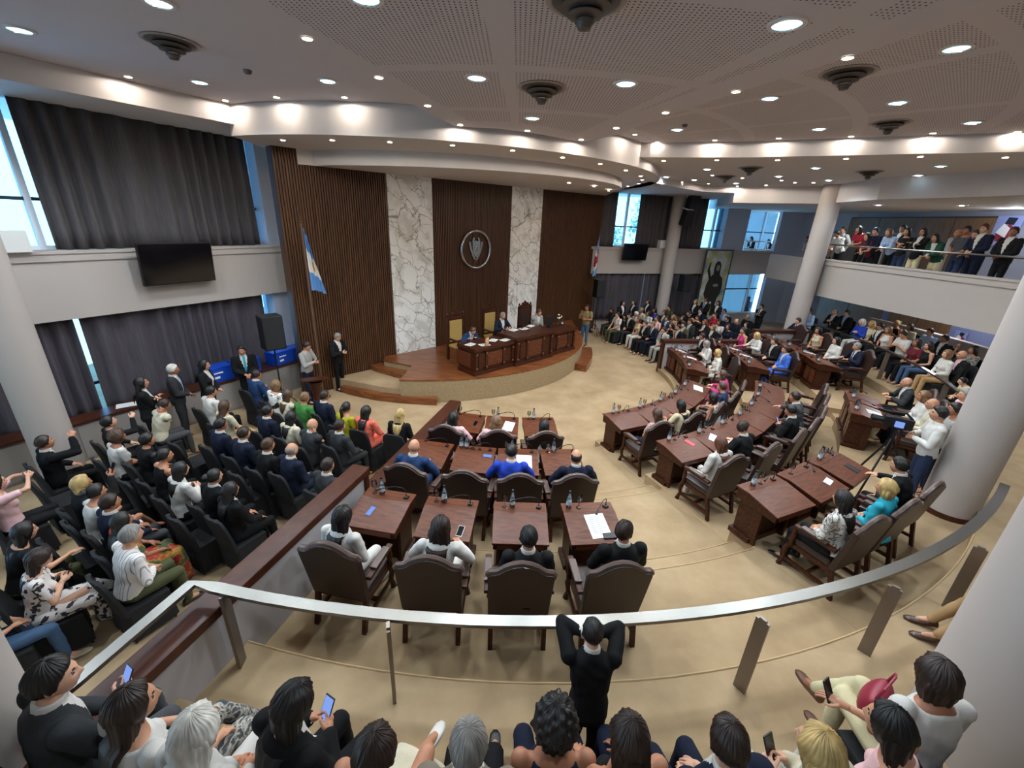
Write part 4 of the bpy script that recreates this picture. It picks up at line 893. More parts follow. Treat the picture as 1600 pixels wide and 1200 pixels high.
for (key, i, x, y, rot, w, h, lab) in (('3L', 3, .05, -.08, .08, .25, .36, 'large white printed sheet on the rightmost desk of the back row, left block'), ('2L', 2, .10, -.05, -.02, .26, .34, 'white sheet on the third desk of the middle row, left block'),
        ('1L', 1, .14, -.05, -.2, .21, .30, 'white page on the middle desk of the front row, left block'), ('2M', 1, .02, -.1, .5, .24, .40, 'long white sheet on the second desk of the middle row, middle block'),
        ('1R', 2, 0, -.05, .3, .30, .22, 'open white papers on the far desk of the front row, right block'), ('1R', 1, .1, -.1, -.2, .21, .30, 'white sheet beside the white jacket on the front row of the right block'), ('1M', 4, 0, -.08, .2, .34, .24, 'white folder lying on the far desk of the front row, middle block'),
        ('2R', 1, .1, -.1, .1, .21, .30, 'white sheet on the second desk of the middle row, right block'), ('2R', 2, .0, -.1, -.3, .21, .30, 'white sheet on the third desk of the middle row, right block'), ('3M', 3, .05, -.1, .2, .21, .28, 'white sheet on the far desk of the back row, middle block'), ('3R', 1, .1, -.1, -.2, .21, .30, 'white sheet on the second desk of the back row, right block')):
    onlid('paper_sheet', lab, 'paper', DESKS[(key, i)], x, y, rot, lambda: sheet(w, h))
def solid(w, h, t_, c, nm='folder'):
    def f(): 
        return MB().box(-w/2, w/2, -h/2, h/2, 0, t_).build(nm, mat('flat'+c, c, .4, var=.05), None, bevel=min(.004, t_*.3))
    return f
onlid('wallet', 'black wallet on the printed sheet, rightmost desk of the back row', 'wallet', DESKS[('3L', 3)], .16, -.235, .05, lambda: MB().box(-.085, .085, -.04, .04, .003, .018).build('wallet', mat('wallet_leather', '#17171a', .4), None, bevel=.004))
onlid('smartphone', 'smartphone with a lit blue screen lying on the leftmost desk of the back row', 'phone', DESKS[('3L', 0)], -.10, -.08, -.15, lambda: phone_obj(True))
onlid('smartphone', 'white smartphone at the right edge of the second desk of the back row', 'phone', DESKS[('3L', 1)], .20, -.20, -.1, lambda: phone_obj(False, '#e4e4e4'))
onlid('smartphone', 'smartphone with a lit blue screen on the second desk of the middle row, left block', 'phone', DESKS[('2L', 1)], .22, .06, 1.5, lambda: phone_obj(True))
onlid('smartphone', 'dark smartphone on the leftmost desk of the front row, left block', 'phone', DESKS[('1L', 0)], .20, -.04, -.1, lambda: phone_obj(False, '#2c3a34'))
onlid('red_folder', 'small red folder on the first desk of the middle row, middle block', 'folder', DESKS[('2M', 0)], .16, .05, .3, solid(.10, .19, .006, '#c43a44'))
onlid('card_case', 'white card case on the second desk of the back row, middle block', 'case', DESKS[('3M', 1)], .20, -.12, .2, solid(.17, .10, .012, '#e0e2e4'))
onlid('tablet', 'dark tablet on the third desk of the back row, middle block', 'tablet', DESKS[('3M', 2)], .12, -.14, .0, solid(.14, .20, .008, '#1c1d22'))
# ---------------------------------------------------------------- presidium on the stage
ZS = .682
P0, P1, P2 = at(741, 587.5, .68), at(895.5, 545.5, .68), at(712.5, 574, .68)
PW = Wall(P0[:2], P1[:2])
pd = thing('presidium_desk', 'long carved dark wooden presiding desk with raised centre on the stage', 'desk', (*PW.A, ZS), PW.rz)
PDD = .72; L3 = PW.L
secs = [(0, L3*.34, .80, 0), (L3*.34, L3*.71, .90, -.10), (L3*.71, L3, .80, 0)]
ROS = mat('carved_rosette', '#6a3c26', .35, var=.1)
for i, (a, b, h, f) in enumerate(secs):
    sn = ('side_section', 'centre_section', 'side_section')[i]
    s_ = MB().box(a, b, f, PDD+f*.3, .10, h-.10).build(sn, WOODD, pd, bevel=.008)
    MB().box(a-.04, b+.04, f-.05, PDD, 0, .10).build('plinth', WOODD, s_, bevel=.015)
    MB().box(a-.05, b+.05, f-.07, PDD+.02, h-.10, h).build('desk_top', WOODD, s_, bevel=.012)
    for k, (u, v) in enumerate(((.10, .26), (.30, .70), (.74, .90))):
        MB().box(a+(b-a)*u, a+(b-a)*v, f-.02, f, .2, h-.2).build('front_panel', WOODT if k == 1 else WOODD, s_, bevel=.008)
    for u in (.04, .28, .72, .96):
        x = a+(b-a)*u; p_ = MB().box(x-.045, x+.045, f-.045, f, .12, h-.12).build('pilaster', WOODD, s_, bevel=.01)
        r_ = MB()
        for z in (.2, h-.2): r_.ell((x, f-.05, z), (.035, .022, .035), 10, 6)
        r_.build('rosette', ROS, p_, smooth=True)
for y in (.3,): MB().box(-.02, 0, .15, .8, .2, .62).build('end_panel', WOODT, pd, bevel=.008)
def pdp(x, y, z): q = PW.p(x, -y); return (q[0], q[1], ZS+z)
def onp(nm, o, label, cat, x, y, z, rz=0):
    o.location = pdp(x, y, z); o.rotation_euler = (0, 0, PW.rz+rz); o.name = nm; return tag(o, label, cat)
for i, (x, y, z, r, lb) in enumerate(((.18, .40, .80, .3, 'white papers at the left corner of the presiding desk'), (.48, .14, .80, -.2, 'white sheet behind the small framed card on the presiding desk'), (1.02, .36, .80, .5, 'white sheet before the person in the blue suit'),
        (1.32, .18, .80, .1, 'white sheet at the inner end of the left desk section'), (L3*.47, .62, .90, .2, 'white sheet left of the centre microphone'), (L3*.56, .55, .90, -.1, 'white sheet right of the centre microphone'), (L3*.66, .7, .90, .3, 'white sheet near the person in the pale grey suit'), (L3*.74, .5, .80, .2, 'crumpled white papers left of the computer monitor'))):
    onp('paper_sheet', sheet(.30, .22), lb, 'paper', x, y, z, r)
o = bpy.data.objects.new('framed_card', None); COL.objects.link(o)
MB().box(-.09, .09, -.012, .012, 0, .24).build('frame', mat('card_gold', '#a8743c', .4), o, bevel=.004); MB().box(-.065, .065, -.014, -.012, .03, .21).build('picture', ramp_mat('card_picture', 'ShaderNodeTexNoise', [(.4, '#d8c8a8'), (.5, '#b4683c'), (.6, '#e8e0d0')], .5, 12), o)
onp('framed_card', o, 'small orange framed card standing at the left front of the presiding desk', 'card', .50, .05, .80, .3)
o = bpy.data.objects.new('computer_monitor', None); COL.objects.link(o)
MB().box(-.27, .27, -.02, .02, .08, .42).build('screen', BLACK, o, bevel=.006); MB().box(-.03, .03, -.02, .03, .015, .1).build('neck', BLACK, o); MB().box(-.11, .11, -.08, .08, 0, .015).build('foot', BLACK, o)
onp('computer_monitor', o, 'black computer monitor on the right section of the presiding desk', 'monitor', L3*.80, .42, .80, .35)
o = bpy.data.objects.new('flower_vase', None); COL.objects.link(o)
MB().lathe([(.03, 0), (.05, .04), (.045, .1), (.025, .15), (.035, .17)], 12).build('vase', glass('vase_glass', (.8, .86, .82), .2), o, smooth=True)
fl_ = MB(); st_ = MB(); rr = random.Random(4)
for i in range(9):
    x, y, z = rr.uniform(-.08, .08), rr.uniform(-.08, .08), rr.uniform(.26, .42); st_.tube([(0, 0, .1), (x*.5, y*.5, z*.7), (x, y, z)], .004, 5); fl_.ell((x, y, z), (.028, .028, .022), 8, 5)
st_.build('stems', mat('stem_green', '#3e5a34', .6), o); fl_.build('blossoms', mat('petal_white', '#e8e2d2', .6), o, smooth=True)
onp('flower_vase', o, 'glass vase of white flowers at the right end of the presiding desk', 'vase', L3*.90, .40, .80)
o = bottle('water bottle at the far right end of the presiding desk'); onp('water_bottle', o, 'water bottle at the far right end of the presiding desk', 'bottle', L3*.96, .45, .80)
o = goblet('x'); del o['group']; onp('water_goblet', o, 'water goblet at the left of the raised centre desk', 'glass', L3*.37, .55, .90)
o = mic('x'); del o['group']; onp('gooseneck_microphone', o, 'black gooseneck microphone in the middle of the raised centre desk', 'microphone', L3*.545, .30, .90, -.4)
def throne(label, gold, x, y, rz):
    t = thing('presiding_armchair', label, 'armchair', pdp(x, y, 0), PW.rz+rz)
    PADM = mat('gold_pad', '#a8894c', .6, var=.1, vs=20) if gold else LEATH
    MB().box(-.30, .30, -.28, .28, .42, .50).build('seat', PADM, t, bevel=.02); MB().box(-.24, .24, -.34, -.30, .55, 1.22).build('back_pad', PADM, t, bevel=.012)
    f = MB()
    for sx in (-1, 1): f.box(sx*.29-.035, sx*.29+.035, -.37, -.29, .0, 1.34)
    f.box(-.29, .29, -.365, -.30, 1.22, 1.32).box(-.29, .29, -.365, -.30, .46, .56); f.build('back_frame', WOODD, t, bevel=.008)
    c = MB().plate([(-.30, 1.30), (.30, 1.30), (.27, 1.38), (.16, 1.37), (.13, 1.45), (.05, 1.46), (0, 1.52), (-.05, 1.46), (-.13, 1.45), (-.16, 1.37), (-.27, 1.38)], -.36, -.31)
    for x_ in (-.29, -.14, .14, .29): c.ell((x_, -.335, 1.40), (.035, .03, .05), 8, 6)
    c.build('carved_crest', WOODD, t, smooth=True)
    for sx in (-1, 1):
        MB().box(sx*.31-.035, sx*.31+.035, -.30, .24, .66, .71).build('armrest', WOODD, t, bevel=.014)
        MB().box(sx*.29-.03, sx*.29+.03, .2, .26, 0, .66).build('leg', WOODD, t, bevel=.008)
    return t
throne('carved presiding chair with golden back pad, left, behind the blue suit', True, .62, 1.36, math.pi)
throne('carved presiding chair with golden back pad at the centre of the stage', True, L3*.50, 1.62, math.pi)
throne('carved dark presiding chair with rounded back at the right of the stage', False, L3*.83, 1.40, math.pi)
# ---------------------------------------------------------------- oval emblem
CHROME = mat('chrome', '#c4c8cc', .14, 1, var=0); SILV = mat('aged_silver', '#9aa0a2', .32, 1, var=.1, vs=20)
ec, ez = WW.sz(743.5, 390, .06); _, et = WW.sz(744, 359.5, .06); _, eb = WW.sz(743, 420.5, .06); el_ = WW.sz(720, 391, .06)[0]; er_ = WW.sz(767, 391, .06)[0]
em = thing('oval_emblem', 'oval chrome emblem with shield and laurel on the slatted wood wall', 'emblem', (*WW.p(ec, .03), ez), WW.rz)
a_, b_ = (er_-el_)/2*.94, (et-eb)/2*.95
MB().tube([(a_*math.cos(t), -.04, b_*math.sin(t)) for t in np.linspace(0, 2*math.pi, 56)[:-1]], .052, 10, loop=True).build('oval_ring', CHROME, em, smooth=True)
shp = [(0, -.36), (-.10, -.27), (-.17, -.12), (-.19, .08), (-.19, .24), (-.15, .34), (-.09, .35), (-.07, .30), (-.10, .27), (-.11, .23), (-.06, .21), (0, .25)]
shp = shp+[(-x, z) for x, z in shp[-2:0:-1]]
k_ = b_/.66; shp = [(x*k_*.95, (z+.08)*k_) for x, z in shp]
sh_ = MB().plate(shp, -.06, -.02).build('shield', SILV, em, bevel=.012)
MB().ell((0, -.055, .04*k_), (.07*k_, .02, .11*k_), 12, 8).ell((0, -.06, .12*k_), (.03*k_, .015, .03*k_), 8, 6).ell((0, -.06, -.16*k_), (.035*k_, .015, .04*k_), 8, 6).build('relief', CHROME, sh_, smooth=True)
for sx in (-1, 1):
    lv = MB(); pts_ = [(sx*(.02+.27*math.sin(t*1.35)**.9 if t else .02)*k_, -.04, (-.40+.62*t)*k_) for t in np.linspace(0, 1, 12)]
    lv.tube(pts_, .008, 6)
    for i in range(1, 12):
        for s2 in (-1, 1):
            p = pts_[i]; lv.ell((p[0]+s2*.028*k_, p[1], p[2]+.02), (.026*k_, .010, .040*k_), 8, 5)
    lv.build('laurel_branch', SILV, em, smooth=True)
    MB().tube([(0, -.045, -.36*k_), (-sx*.06*k_, -.045, -.44*k_), (-sx*.09*k_, -.045, -.47*k_)], [.02*k_, .016*k_, .008*k_], 6).build('ribbon', mat('ribbon_bronze', '#8a6a60', .35, .9), em, smooth=True)
# ---------------------------------------------------------------- flags
def flag(name, label, base, h, stripes, sun, lean=0, rz=0, hang=1.35, spread=.2, bh=.34):
    t = thing(name, label, 'flag', base, rz)
    MB().lathe([(.17, 0), (.18, .03), (.10, .08), (.05, .12), (.035, .2)], 16).build('base', WOODD, t, smooth=True)
    MB().tube([(0, 0, .1), (0, 0, h)], .020, 10).build('pole', mat('flag_pole', '#6b5240', .4), t, smooth=True)
    MB().lathe([(.0, 0), (.02, .0), (.035, .03), (.016, .06), (.026, .09), (.0, .2)], 10, (0, 0, h)).build('finial', mat('brass', '#7d6238', .3, .9), t, smooth=True)
    nx, nz = 30, 22; V = []; mi = []; n = len(stripes)
    for j in range(nz+1):
        v = j/nz
        for i in range(nx+1):
            u = i/nx; drop = hang*(v)*(1-.30*u)+.55*u**1.2; V.append((.03+(spread*(.35+.65*v))*u+.012*math.sin(u*17+v*2), .055*math.sin(u*20+v*1.5)*(.4+.6*u), h-.10-drop))
    F = []; 
    for j in range(nz):
        for i in range(nx):
            a = j*(nx+1)+i; F.append((a, a+1, a+nx+2, a+nx+1)); mi.append(min(n-1, int((j+.5)/nz*n)))
            u, v = (i+.5)/nx, (j+.5)/nz
            if sun and (u-.5)**2/.022+(v-.5)**2/.018 < 1: mi[-1] = n
    mb = MB(); mb.v = V; mb.f = F; mb.m = mi
    mb.build('flag_cloth', [mat('flag'+c, c, .75, var=.05) for c in stripes]+[mat('flag_sun', '#c08a3c', .6)], t, smooth=True, auto=False); return t
p = onl(503, 600, WW.A, WW.B, -.45)
flag('ceremonial_flag', 'light blue and white flag with a sun, hanging on a pole left of the stage', (float(p[0]), float(p[1]), 0), 4.55, ['#5f8fc4', '#e2ddd4', '#5f8fc4'], True, rz=WW.rz-.5, hang=1.5, spread=.36)
p = onl(923, 500, WW.A, WW.B, -.35)
flag('ceremonial_flag', 'red, white and light blue flag with a golden sun, right of the stage', (float(p[0]), float(p[1]), 0), 4.5, ['#6d8fc2', '#e4dfd8', '#a81f35', '#a81f35', '#e4dfd8', '#6d9fd0'], True, rz=WW.rz+math.pi+.2, hang=1.75, spread=.35)
# ---------------------------------------------------------------- screens, loudspeakers, boxes
def tv(W, pa, pb, label, into=.25):
    a, zt = W.sz(*pa, into=into); b, zb = W.sz(*pb, into=into); c, w, h = (a+b)/2, abs(b-a), abs(zt-zb)
    t = thing('wall_screen', label, 'television', (*W.p(c, into), (zt+zb)/2), W.rz)
    t.rotation_euler = (rad(7), 0, W.rz)
    MB().box(-w/2, w/2, -.04, .03, -h/2, h/2).build('bezel', BLACK, t, bevel=.006); MB().box(-w/2+.02, w/2-.02, -.043, -.04, -h/2+.03, h/2-.02).build('screen', mat('tv_glass', '#0a0c12', .1, var=0), t)
    MB().box(-.15, .15, .03, into-.02, -.12, .12).build('wall_bracket', DARKM, t)
tv(LW, (208, 380), (338, 438), 'large black television on the parapet of the left window wall')
tv(RW, (975, 380), (1009, 407), 'black television on the parapet of the far window wall', .3)
def speaker(label, base, rz, h, w=.40, d=.36, hh=.66):
    t = thing('stand_loudspeaker', label, 'loudspeaker', base, rz)
    MB().box(-w/2, w/2, -d/2, d/2, h, h+hh).build('cabinet', BLACK, t, bevel=.03); MB().box(-w/2+.03, w/2-.03, -d/2-.004, -d/2, h+.04, h+hh-.04).build('grille', mat('speaker_grille', '#1b1c1f', .7, bump=.4, bs=300), t)
    MB().tube([(0, 0, .25), (0, 0, h)], .018, 8).build('pole', BLACK, t)
    for k in range(3):
        a = 2*math.pi*k/3+.4; MB().tube([(0, 0, .55), (.42*math.cos(a), .42*math.sin(a), .015)], .012, 6).build('leg', BLACK, t)
p = at(447, 640, 0); speaker('black loudspeaker on a stand before the left window, beside blue crates', (float(p[0])-.1, float(p[1])+.1, 0), LW.rz-.3, 1.62, .48, .42, .84)
p = onl(934, 470, RW.A, RW.B, -.9); speaker('black loudspeaker on a tripod right of the wood wall', (float(p[0]), float(p[1]), 0), RW.rz, 1.75, .42, .38, .8)
p = onl(1067, 460, RW.A, RW.B, -.8); speaker('black loudspeaker on a tripod left of the painting', (float(p[0]), float(p[1]), 0), RW.rz, 1.95, .5, .42, .82)
for px, py, lb in ((1083, 315, 'upper of two black loudspeakers hung on the far pale column'), (1074, 339, 'lower of two black loudspeakers hung on the far pale column')):
    p = onl(px, py, RW.A, RW.B, -1.0); t = thing('hung_loudspeaker', lb, 'loudspeaker', tuple(p), RW.rz); t.rotation_euler = (rad(14), 0, RW.rz)
    MB().box(-.24, .24, -.16, .16, -.38, .30).build('cabinet', BLACK, t, bevel=.03); MB().box(-.2, .2, -.02, .34, .30, .33).build('bracket', FRAME, t)
for W, px, py, lb, sz in ((LW, 22, 388, 'white electrical box on the left window ledge', .42), (RW, 1038, 382, 'white electrical box on the far window ledge beside the column', .5)):
    s_, z_ = W.sz(px, py, .1); q = W.p(s_, .0); o = MB().box(-sz/2, sz/2, -.12, .12, 0, .36).build('electrical_box', mat('box_white', '#d8d6d2', .5, var=.03), None, bevel=.01); o.location = (*q, ZB1+.05 if W is LW else ZB1); o.rotation_euler = (0, 0, W.rz); tag(o, lb, 'box')
# low cabinet under the left windows
ca_ = LW.sz(190, 690, .3)[0]
cbn = thing('low_cabinet', 'long low pale cabinet with brown top under the left windows', 'cabinet', (*LW.A, 0), LW.rz)
MB().box(ca_-3, Ld-.4, -.42, -.02, 0, .78).build('cabinet_body', mat('cabinet_grey', '#8d8682', .6, var=.04), cbn, bevel=.008); MB().box(ca_-3, Ld-.38, -.46, .0, .78, .83).build('cabinet_top', WOODC, cbn, bevel=.008)
for i in range(6): MB().box(ca_-2.9+i*1.15, ca_-1.85+i*1.15, -.435, -.42, .06, .74).build('cabinet_door', mat('cabinet_door', '#968f8a', .6, var=.04), cbn, bevel=.006)
BIN = mat('bin_blue', '#1246b8', .4, var=.05)
def crate(px, py, lb, rz=0, w=.62):
    s_, _ = LW.sz(px, py, .25); t = thing('blue_crate', lb, 'crate', (*LW.p(s_, .25), .832), LW.rz+rz)
    m = MB()
    for a in ((-w/2, -w/2+.015, -.18, .18), (w/2-.015, w/2, -.18, .18), (-w/2, w/2, -.18, -.165), (-w/2, w/2, .165, .18)): m.box(*a, 0, .34)
    m.box(-w/2, w/2, -.18, .18, 0, .015); m.build('crate_body', BIN, t); MB().box(-w/2-.01, w/2+.01, -.19, .19, .34, .37).build('crate_lid', BIN, t, bevel=.006)
    MB().box(-.16, .05, -.193, -.18, .22, .25).box(-.16, -.04, -.193, -.18, .10, .15).build('printed_mark', PAPER, t)
crate(343, 600, 'blue plastic crate behind the standing people, left of the suited person with teal tie', 0); crate(387, 592, 'blue plastic crate half hidden behind the person with teal tie'); crate(441, 580, 'blue plastic crate on the cabinet below the left loudspeaker', .1)
crate(470, 572, 'blue plastic crate nearest the wood wall on the low cabinet', -.15, .5)
for px, py, lb in ((205, 652, 'white papers on the low cabinet beside the column'), (400, 612, 'white papers on the low cabinet right of the crates')):
    s_, _ = LW.sz(px, py, .25); o = sheet(.34, .26, False); o.location = (*LW.p(s_, .22), .833); o.rotation_euler = (0, 0, .7); tag(o, lb, 'paper')
# turned wooden lectern by the left flag
p = at(500, 652, 0); t = thing('wooden_lectern', 'dark red wooden lectern between the two people using phones by the wood wall', 'lectern', (float(p[0]), float(p[1]), 0), WW.rz-.3)
MB().box(-.28, .28, -.2, .2, 0, .08).build('foot', WOODD, t, bevel=.02); MB().lathe([(.16, .08), (.19, .2), (.10, .35), (.08, .6), (.13, .85), (.18, .98)], 14).build('stem', WOODC, t, smooth=True)
MB().add([(x, y, z+d) for d in (0, .04) for x, y, z in ((-.3, -.25, 1.05), (.3, -.25, 1.05), (.3, .2, .98), (-.3, .2, .98))], [(3,2,1,0), (4,5,6,7), (0,1,5,4), (1,2,6,5), (2,3,7,6), (3,0,4,7)]).build('reading_board', WOODD, t, bevel=.008)
# ---------------------------------------------------------------- tall painting (a plain generic figure)
def RWp(px, py): s_, z_ = RW.sz(px, py, .35); return s_, z_
tl, tr_, bl, br = RWp(1105.5, 391), RWp(1147, 391), RWp(1093, 470), RWp(1131, 476)
pc = ((tl[0]+tr_[0])/2, (tl[1]+tr_[1])/2); w = abs(tr_[0]-tl[0])*.98; ztop = pc[1]; zbot = ztop-3.55
t = thing('tall_painting', 'tall framed painting of a dark cloaked figure under a yellow and blue sky', 'painting', (*RW.p(pc[0], .30), zbot), RW.rz); hh = ztop-zbot
CANV = ramp_mat('canvas_sky', 'ShaderNodeTexNoise', [(.36, '#c9ccc6'), (.47, '#a9b4b4'), (.55, '#b6a95a'), (.66, '#5d86b0')], .7, 1.6, kw={'Detail': 5.0}, distort=.3)
MB().box(-w/2, w/2, -.03, .0, 0, hh).build('canvas', CANV, t)
f = MB()
for x in (-w/2, w/2): f.box(x-.03, x+.03, -.05, .02, -.03, hh+.03)
for z in (0, hh): f.box(-w/2, w/2, -.05, .02, z-.03, z+.03)
f.build('frame', mat('picture_frame', '#4a4a48', .5), t)
PD = mat('paint_dark', '#24231f', .8, var=.3, vs=5); PS = mat('paint_skin', '#8d8378', .8, var=.2)
fg = [(-.24, .12), (-.22, .6), (-.30, .95), (-.40, 1.15), (-.36, 1.6), (-.24, 1.92), (-.10, 2.06), (-.12, 2.3), (-.10, 2.52), (0, 2.64), (.12, 2.6), (.20, 2.42), (.20, 2.12), (.22, 2.0), (.38, 1.86), (.44, 1.5), (.40, 1.15), (.30, .95), (.26, .6), (.28, .12), (.10, .12), (.07, .8), (-.03, .8), (-.08, .12)]
kx = w/1.25; MB().plate([(x*kx, z*hh/3.2+.1) for x, z in fg], -.036, -.03).build('painted_figure', PD, t)
MB().plate([(.06*kx+.09*kx*math.cos(a), (2.33+.14*math.sin(a))*hh/3.2+.1) for a in np.linspace(0, 6.28, 16)[:-1]], -.038, -.036).plate([(.1*kx+.14*kx*math.cos(a), (1.55+.07*math.sin(a))*hh/3.2+.1) for a in np.linspace(0, 6.28, 12)[:-1]], -.038, -.036).build('painted_face', PS, t)
MB().plate([(-.44*kx, 2.30*hh/3.2), (-.36*kx, 2.66*hh/3.2), (-.31*kx, 2.64*hh/3.2), (-.33*kx, 2.40*hh/3.2), (-.06*kx, 1.55*hh/3.2), (-.12*kx, 1.5*hh/3.2)], -.037, -.03).build('painted_instrument', PD, t)
# extinguisher sign boards on the two back walls
for W, px, py, lb, k in ((Wall(BF.p(0, -5.6), BF.p(BF.L, -5.6)), 1572, 361, 'blue, white and red notice on the upper balcony wall', 1.1), (BB2, 1500, 529, 'blue, white and red notice on the wall behind the far right gallery', .55)):
    s_, z_ = W.sz(px, py, .03); t = thing('safety_notice', lb, 'sign', (*W.p(s_, .04), z_), W.rz); 
    MB().box(-.35*k, .35*k, -.02, .0, -.45*k, .45*k).build('board', mat('notice_blue', '#8d97c8', .5), t)
    MB().plate([(-.2*k, -.3*k), (.22*k, -.38*k), (.28*k, .05*k), (.05*k, .2*k), (-.25*k, .0)], -.024, -.02).build('red_shape', mat('notice_red', '#8a1f35', .5), t)
    MB().plate([(-.25*k, -.05*k), (.05*k, -.2*k), (.1*k, .08*k), (-.1*k, .22*k)], -.027, -.024).build('white_shape', PAPER, t)
    MB().plate([(-.1*k, .2*k), (.15*k, .18*k), (.2*k, .38*k), (-.05*k, .40*k)], -.024, -.02).build('dark_shape', mat('notice_dark', '#20202c', .5), t)
# ---------------------------------------------------------------- ceiling lamps: fixtures and the light they give
LAMPW = emis('lamp_warm', '#ffe6c0', 30); LAMPC = emis('lamp_cool', '#9fe4ff', 1.6); TRIM = mat('lamp_trim', '#d9d5d2', .4, var=0); REFL = mat('lamp_reflector', '#c8d4d8', .15, .9, var=0)
_sp = _dl = None
WARM_W, COOL_W = 5.0, 112.0
def lamp_data(name, e, col, ang, blend=.5, r=.04):
    l = bpy.data.lights.new(name, 'SPOT'); l.energy = e; l.color = col; l.spot_size = rad(ang); l.spot_blend = blend; l.shadow_soft_size = r; return l
LW_ = lamp_data('warm_lamp', WARM_W, (1, 1, 1), 176, .12, .03); LW_.color = (1, .90, .78); LW_.shadow_soft_size = .03; LC_ = lamp_data('cool_beam', COOL_W, (.79, .91, 1), 150, .6, .10)
LCL_ = lamp_data('low_beam', COOL_W*.62, (.79, .91, 1), 150, .6, .10); LB_ = bpy.data.lights.new('balcony_fill', 'POINT'); LB_.energy = 34; LB_.color = (.80, .88, 1); LB_.shadow_soft_size = .1  # balcony point light is an added fill, no fixture belongs to it
def light_at(d, p):
    o = bpy.data.objects.new(d.name, d); COL.objects.link(o); o.location = p
def spot(px, py, z, label, sh=0):
    global _sp
    p = at(px, py, z-.004); loc = (float(p[0]), float(p[1]), z)
    if _sp is None:
        _sp = thing('recessed_spotlight', label, 'ceiling light', loc, 0, 'small warm recessed spotlights')
        MB().lathe([(.05, -.012), (.058, -.012), (.06, -.002), (.05, -.002)], 16, cap=False).build('trim_ring', TRIM, _sp, smooth=True); MB().lathe([(.0, -.008), (.048, -.008), (.048, -.004), (0, -.004)], 16).build('lamp', LAMPW, _sp)
    else: dup(_sp, loc, 0, label)
    light_at(LW_, (loc[0], loc[1], z-.025))
def down(px, py, z, label):
    global _dl
    p = at(px, py, z-.004); loc = (float(p[0]), float(p[1]), z)
    if _dl is None:
        _dl = thing('round_downlight', label, 'ceiling light', loc, 0, 'large round cool downlights')
        MB().lathe([(.115, -.02), (.15, -.018), (.155, -.002), (.115, -.002)], 24, cap=False).build('trim_ring', TRIM, _dl, smooth=True); MB().lathe([(.0, -.010), (.116, -.010), (.116, -.003), (0, -.003)], 24).build('lamp', LAMPC, _dl)
        MB().tube([(-.06, 0, -.022), (.06, 0, -.022)], .014, 8).build('lamp_tube', emis('lamp_tube', '#ffffff', 6), _dl)
    else: dup(_dl, loc, 0, label)
    
    if 5.9 < z < 6.44 and px not in (1371, 1435): light_at(LCL_, (loc[0], loc[1], z-.04))
    elif px not in (1371, 1435): light_at(LC_ if z > 5.9 else LCL_, (loc[0], loc[1], z-.04))
def row(pts, z, fmt, f=spot):
    for i, (x, y) in enumerate(pts): f(x, y, z, fmt % ORD[i])
row([(442,219),(519,219),(609,222),(707,227),(801,235),(879,246),(938,256),(978,266),(1001,275),(1003.5,281),(998,287),(981,291)], 6.2, 'small warm spotlight, %s from the left under the upper curved soffit')
row([(526,262),(591,261.5),(674,267),(757,271),(833,278),(889,286),(928,291),(951,298)], 5.95, 'small warm spotlight, %s from the left under the lower curved soffit over the wood wall')
row([(480,60),(592,121),(668,165),(719,195),(824,204),(908,218),(963,200),(1040,176),(1150,143),(1325,90)], 6.45, 'small warm spotlight, %s from the left along the border of the perforated wedge')
row([(200,120),(352,157),(432,152),(538,152)], 6.75, 'small warm spotlight, %s from the left above the left ceiling faces')
row([(992,210),(1027,222),(1117,219),(1217,216),(1330,213),(1458,208),(1590,206)], 6.75, 'small warm spotlight, %s from the left above the right ceiling step')
row([(1037,251),(1120,250),(1215,250),(1322,248),(1438,245),(1571,246)], 6.42, 'small warm spotlight, %s from the left on the low right ceiling just below the step')
row([(1065,284),(1107,287),(1113,274),(1160,278),(1152,291),(1197,289.5),(1221,282),(1242,285.5),(1271,285.5),(1323,289)], 6.42, 'small warm spotlight, %s from the left along the far window beam')
row([(30,46),(248,4),(312,128),(512,126)], 6.75, 'large round downlight, %s from the left on the plain left ceiling', down)
row([(570,-4),(745,121),(832,184),(978,130),(1230,37)], 6.45, 'large round downlight, %s from the left in the perforated wedge', down)
row([(1058,202),(1203,153),(1280,201),(1403,160),(1495,75),(1520,191)], 6.75, 'large round downlight, %s from the left on the right perforated ceiling', down)
row([(1041,276),(1085,280.5),(1105,264),(1150,286),(1217,275),(1275,262),(1295,281),(1371,288),(1435,273.5),(1470,259)], 6.42, 'round downlight, %s from the left on the low right ceiling', down)
row([(1373,319.8),(1503,320.5)], 5.85, 'round downlight, %s from the left over the right balcony', down)
